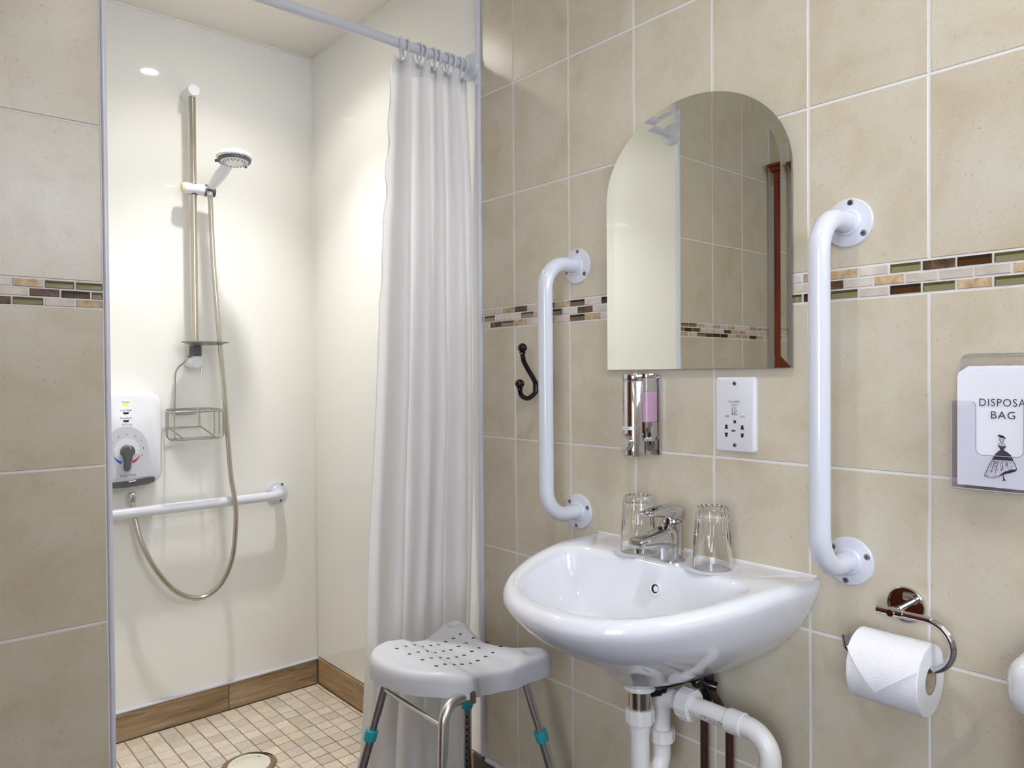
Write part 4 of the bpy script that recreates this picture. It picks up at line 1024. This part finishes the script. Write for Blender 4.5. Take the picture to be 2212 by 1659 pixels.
for nm, z in (('Power', 1.0705), ('Low Flow', 1.0455), ('Shutdown', 1.0215)):
    text('printed_lettering', nm, .0082, (.608, fy - .0003, z), EX, UZ, M['ink'], es)
for z, mt_ in ((1.0625, 'led'), (1.0365, 'dark'), (1.0125, 'dark')):
    q = MB().prism([(.599, z + .003), (.602, z - .003), (.614, z - .003), (.617, z + .003)], (0, fy + .0008, 0), EX, UZ, .0012); q.build('indicator_lamp', M[mt_], es)
text('printed_lettering', 'TRITON', .0082, (.610, fy - .0003, 1.0010), EX, UZ, M['palblue'], es, 1.05)
text('printed_lettering', 'Safe Guard +', .0062, (.610, fy - .0003, .9935), EX, UZ, M['ink'], es, .95)
MB().box((.589, fy - .0003, .9885), (.631, fy + .001, .9890)).build('printed_rule', M['red'], es)
MB().lathe([(.0120, 0), (.0120, .014)], (.6365, 2.546, .812), (0, 0, -1), 24).build('outlet', M['plastic'], es)

# ------------------------------------------------------------------ curtain rail, rings and curtain
RY, RZ = 1.622, H + .8435
rl = thing('curtain_rail', (XL, RY, RZ), 'white curtain rail across the top of the shower opening', 'curtain rail')
MB().cyl((XL + .004, RY, RZ), (XR - .008, RY, RZ), .0128, 32).build('tube', M['white'], rl)
for x, s in ((XR - .006, -1), (XL, 1)):
    MB().lathe([(.0370, 0), (.0370, .003), (.0345, .008), (.026, .0135), (.0200, .016), (.0165, .018), (.0165, .030), (.0150, .032)], (x, RY, RZ), (s, 0, 0), 40).build('end_flange', M['white'], rl)
ring_x = [1.046, 1.062, 1.098, 1.112, 1.143, 1.160, 1.186, 1.203, 1.228, 1.244]
words = ['first curtain ring, at the free edge of the curtain', 'second curtain ring from the free edge, its button in front', 'third curtain ring from the free edge', 'fourth curtain ring from the free edge', 'fifth curtain ring from the free edge', 'sixth curtain ring from the free edge', 'third curtain ring from the wall flange', 'second curtain ring from the wall flange', 'curtain ring next to last before the wall', 'curtain ring closest to the wall flange']
words[6] = 'fourth curtain ring from the wall flange'; words[7] = 'third curtain ring from the wall flange'; words[8] = 'second curtain ring from the wall flange'
rr = random.Random(21)
for i, x in enumerate(ring_x):
    g = thing('curtain_ring', (x, RY, RZ), 'white ' + words[i] + ' on the rail', 'curtain ring', 'white rings carrying the shower curtain')
    tw = math.radians(-28 if i == 0 else rr.uniform(-14, 14))
    ct, st = math.cos(tw), math.sin(tw)
    pts = []
    for k in range(28):
        a = 2 * PI * k / 28; yy = .0205 * math.sin(a); zz = .0195 * math.cos(a)
        if zz < 0: yy *= 1 - .50 * (-zz / .0195) ** 1.5; zz *= 2.0
        pts.append((x - yy * st, RY + yy * ct, RZ - .0045 + zz))
    MB().tube(pts, .0029, 10, closed=True).build('loop', M['white'], g)
    MB().sphere((x - .011 * -st, RY - .011 * ct, RZ - .0425), .0052 if i != 1 else .0065, 14).build('button_end', M['white'], g)
cu = thing('shower_curtain', (1.15, RY, RZ), 'white shower curtain drawn to the right behind the stool', 'curtain')
NU, NZ = 520, 60
ztop, zbot = RZ - .027, .045
def lerp_t(tab, z):
    for (z0, v0), (z1, v1) in zip(tab[:-1], tab[1:]):
        if z0 >= z >= z1: return v0 + (v1 - v0) * (z0 - z) / (z0 - z1)
    return tab[-1][1] if z < tab[-1][0] else tab[0][1]
XLt = [(1.96, 1.030), (1.90, 1.022), (1.437, .997), (1.043, .975), (.471, .942), (.258, .926), (0, .908)]
XRt = [(1.96, 1.252), (1.6, 1.268), (1.0, 1.266), (.5, 1.252), (.14, 1.234), (0, 1.228)]
NF = 4.6
def cpt(u, z):
    t = (ztop - z) / (ztop - zbot)
    xl, xr_ = lerp_t(XLt, z), lerp_t(XRt, z)
    amp = .016 + .020 * min(1, t * 2.2) + .004 * math.sin(7 * u + 1)
    ph = 2 * PI * NF * (u + .022 * math.sin(2 * PI * u * 1.7 + .6) + .012 * t * math.sin(9 * u + 2))
    wob = .30 * math.sin(2 * ph + 1.1 + 1.3 * t) * (.25 + .75 * t)
    y = amp * (math.sin(ph) + wob * .55) * (1 - .25 * u)
    dx = -.011 * math.sin(2 * ph) * (.4 + t * .6) + .003 * math.sin(5.3 * t * PI + 11 * u) * t
    edge = max(0, 1 - u / .035)
    y += edge * .010 * math.sin(38 * t * 2 + 3 * math.sin(9 * t)) * max(0, 1 - 2.2 * t)
    dx += edge * .006 * math.sin(55 * t * 2) * max(0, 1 - 2.2 * t)
    zz = z
    if t < .02: zz += .010 * math.cos(ph) * (1 - t / .02)
    return Vector((min(xl + (xr_ - xl) * u + dx, XR - .012), RY - .006 + y - .010 * t, zz))
g = MB(); rows = []
for iz in range(NZ + 1):
    z = ztop + (zbot - ztop) * (iz / NZ) ** 1.25
    rows.append([cpt(iu / NU, z) for iu in range(NU + 1)])
g.loft(rows, False); g.build('curtain_cloth', M['curtain'], cu, 80)
hm = MB(); hm.loft([[cpt(iu / NU, z) + Vector((0, -.0009, 0)) for iu in range(NU + 1)] for z in (ztop - .0005, ztop - .022, ztop - .044)], False)
hm.build('top_hem', M['curtain'], cu, 80)

# ------------------------------------------------------------------ shower stool
SZt = .525
stl = thing('shower_stool', (.985, 1.35, 0), 'grey-white plastic shower stool on aluminium legs in front of the curtain', 'stool')
outl = spline([(.920, 1.200), (.880, 1.240), (.846, 1.305), (.832, 1.380), (.838, 1.445), (.872, 1.488), (.925, 1.490), (.985, 1.484), (1.045, 1.508), (1.095, 1.527), (1.130, 1.517), (1.134, 1.482), (1.112, 1.425), (1.096, 1.355), (1.108, 1.288), (1.143, 1.238), (1.152, 1.205), (1.125, 1.178), (1.060, 1.194), (1.005, 1.220), (.966, 1.217), (.942, 1.201)], 7, True)
cx0, cy0 = .985, 1.350
nrm = []
for i in range(len(outl)):
    d = outl[(i + 1) % len(outl)] - outl[i - 1]; nrm.append(Vector((-d.y, d.x)).normalized())
if sum(((outl[i] - Vector((cx0, cy0))).dot(nrm[i]) for i in range(len(outl)))) < 0: nrm = [-n_ for n_ in nrm]
def saddle(x, y):
    t = (x - .985) * .98 - (y - 1.35) * .05        # front (towards the room) negative
    tab = [(-.16, -.004), (-.12, .005), (-.085, .010), (-.055, .007), (-.015, -.006), (.025, -.012), (.07, -.008), (.11, .002), (.16, .008)]
    z = tab[0][1]
    for (a, v0), (b, v1) in zip(tab[:-1], tab[1:]):
        if a <= t <= b:
            s = (t - a) / (b - a); z = v0 + (v1 - v0) * (s * s * (3 - 2 * s))
    if t > .16: z = .008
    for hx, hy in ((1.102, 1.494), (1.114, 1.222)):
        e = (((x - hx) / .0125) ** 2 + ((y - hy) / .0165) ** 2)
        z -= .009 * math.exp(-e ** 2.2)
    return SZt + z
rings = []
def inset(d): return [outl[i] - nrm[i] * d for i in range(len(outl))]
base_in = inset(.016)
K = 34
for k in range(K):
    s = max(k / (K - 1), .012)
    rings.append([(cx0 + (p.x - cx0) * s, cy0 + (p.y - cy0) * s, saddle(cx0 + (p.x - cx0) * s, cy0 + (p.y - cy0) * s)) for p in base_in])
for d, dz in ((.0105, -.0012), (.0055, -.0042), (.002, -.0095), (0, -.016), (-.0012, -.030), (-.002, -.046), (.001, -.0475), (.0035, -.046), (.0035, -.028), (.012, -.014)):
    ii = inset(d)
    rings.append([(p.x, p.y, saddle(q.x, q.y) + dz + (.010 * max(0, 1 - abs(i / len(outl) - 0.0) * 0) * 0)) for i, (p, q) in enumerate(zip(ii, base_in))])
ii = base_in
for s in (.9, .5, .02):
    rings.append([(cx0 + (p.x - cx0) * s, cy0 + (p.y - cy0) * s, saddle(cx0 + (p.x - cx0) * s, cy0 + (p.y - cy0) * s) - .007) for p in ii])
seat = MB().loft(rings, True, True, True).build('seat', M['seat'], stl, 60)
hl = MB()
c00, c80, c03, c83 = Vector((.895, 1.425)), Vector((1.080, 1.433)), Vector((.901, 1.283)), Vector((1.089, 1.295))
for i in range(9):
    for j in range(4):
        p = c00.lerp(c80, i / 8).lerp(c03.lerp(c83, i / 8), j / 3); z = saddle(p.x, p.y)
        hl.prism([(p.x + .0030 * math.cos(a) + .0022 * math.sin(a), p.y - .0042 * math.sin(a) + .001 * math.cos(a)) for a in [2 * PI * k / 12 for k in range(12)]], (0, 0, z - .001), (1, 0, 0), (0, 1, 0), .0014)
tag(hl.build('drain_hole', M['dark'], seat), kind='stuff')
nt_ = MB()                                            # arched notch at the front corner of the skirt, where the frame tube comes out
iF = min(range(len(outl)), key=lambda i: (outl[i] - Vector((.930, 1.190))).length)
cols = []; acc = 0
idx = [(iF + j) % len(outl) for j in range(-9, 10)]
arcl = [0]
for p_, q_ in zip(idx[:-1], idx[1:]): arcl.append(arcl[-1] + (outl[q_] - outl[p_]).length)
midl = arcl[9]
lowr, topr = [], []
for i_, s_ in zip(idx, arcl):
    t_ = (s_ - midl) / .0095
    if abs(t_) > 1: continue
    p_ = outl[i_] + nrm[i_] * .0024; q_ = outl[i_] + nrm[i_] * .0016
    lowr.append(Vector((p_.x, p_.y, .4745))); topr.append(Vector((q_.x, q_.y,   .4920 + .0095 * math.sqrt(max(0, 1 - t_ * t_)))))
nt_.loft([lowr, topr], False); nt_.build('skirt_notch', M['screw'], seat)
legs = {'left': ((.868, 1.425), (-.215, .185), .0), 'front': ((.858, 1.196), (-.115, -.085), .0), 'right': ((1.088, 1.218), (.235, -.18), .0), 'back': ((1.068, 1.395), (.225, .30), .0)}
def leg_pt(k, z):
    (x, y), (dx, dy), _ = legs[k]; t = .480 - z
    return Vector((x + dx * t, y + dy * t, z))
order = (('left', 'back'), ('front', 'right'))
for a, b in order:
    zT = .492
    A = [leg_pt(a, .395), leg_pt(a, .44)]; B = [leg_pt(b, .44), leg_pt(b, .395)]
    ta = leg_pt(a, zT); tb = leg_pt(b, zT); dd = (tb - ta); 
    pth = fillet([A[0], ta, tb, B[1]], .035, 10) if a == 'left' else fillet([A[0], ta, Vector((.925, 1.212, .487)), Vector((1.0, 1.262, .489)), tb, B[1]], .035, 10)
    MB().tube(pth, .0106, 24).build('bent_frame_tube', M['alu'], stl)
for k in legs:
    lg = MB().tube([leg_pt(k, .397), leg_pt(k, .342)], .0094, 24).build('leg', M['alu'], stl)
    MB().tube([leg_pt(k, .348), leg_pt(k, .028)], .0112, 24).build('lower_tube', M['alu'], lg)
    d = (leg_pt(k, .30) - leg_pt(k, .40)).normalized()
    MB().lathe([(.0098, 0), (.0136, .001), (.0144, .004), (.0144, .021), (.0136, .025), (.0114, .026)], leg_pt(k, .362), d, 32).build('teal_collar', M['teal'], lg)
    MB().lathe([(.0116, 0), (.0150, .002), (.0150, .024), (.0180, .034), (.0180, .0385)], leg_pt(k, .040), d, 28).build('rubber_foot', M['rubber'], lg)
    if k == 'back':
        hb_ = MB(); toc = Vector((-.657, -.754, 0)); toc = (toc - d * toc.dot(d)).normalized()
        for i in range(10):
            p = leg_pt(k, .318 - i * .0188) + toc * .0110
            hb_.cyl(p, p + toc * .0006, .0030, 14)
        tag(hb_.build('height_hole', M['dark'], lg), kind='stuff')
for a, b in (('left', 'front'), ('right', 'back')):
    za = .462 if a == 'left' else .470; zb2 = .418 if a == 'left' else .462
    MB().tube([leg_pt(a, .452), leg_pt(b, .452)], .0048, 14).build('brace_rod', M['alu'], stl)

# ------------------------------------------------------------------ floor drain and lamps
dn = thing('floor_drain', (dr_c.x, dr_c.y, 0), 'round ivory drain cover set in the shower floor tiles', 'drain')
MB().lathe([(dr_r - .012, -.010), (dr_r - .008, -.010), (dr_r - .004, -.001), (dr_r, .0005), (dr_r, -.006)], dr_c, (0, 0, 1), 48, False).build('drain_collar', M['floorgrout'], dn)
MB().lathe([(.0001, .005), (.050, .005), (.0515, .0042), (.0525, .005), (.0590, .0045), (.0605, .003), (.0605, -.004)], dr_c, (0, 0, 1), 56).build('drain_cover', M['drain'], dn)
MB().box((dr_c.x + .035, dr_c.y + .02, .0048), (dr_c.x + .041, dr_c.y + .022, .0056)).build('lift_slot', M['dark'], dn)
for i, (x, y, *_) in enumerate(LAMPS):
    dl = thing('downlight', (x, y, ZC), ['recessed ceiling downlight inside the shower', 'recessed ceiling downlight above the wash basin', 'recessed ceiling downlight behind the camera'][i], 'ceiling light')
    MB().lathe([(.030, .004), (.034, .003), (.044, .003), (.046, -.001)], (x, y, ZC - .003), (0, 0, -1), 40, False).build('bezel', M['plastic'], dl)
    MB().lathe([(.0001, 0), (.030, 0)], (x, y, ZC - .0025), (0, 0, -1), 32, False).build('lens', M['lens'], dl)
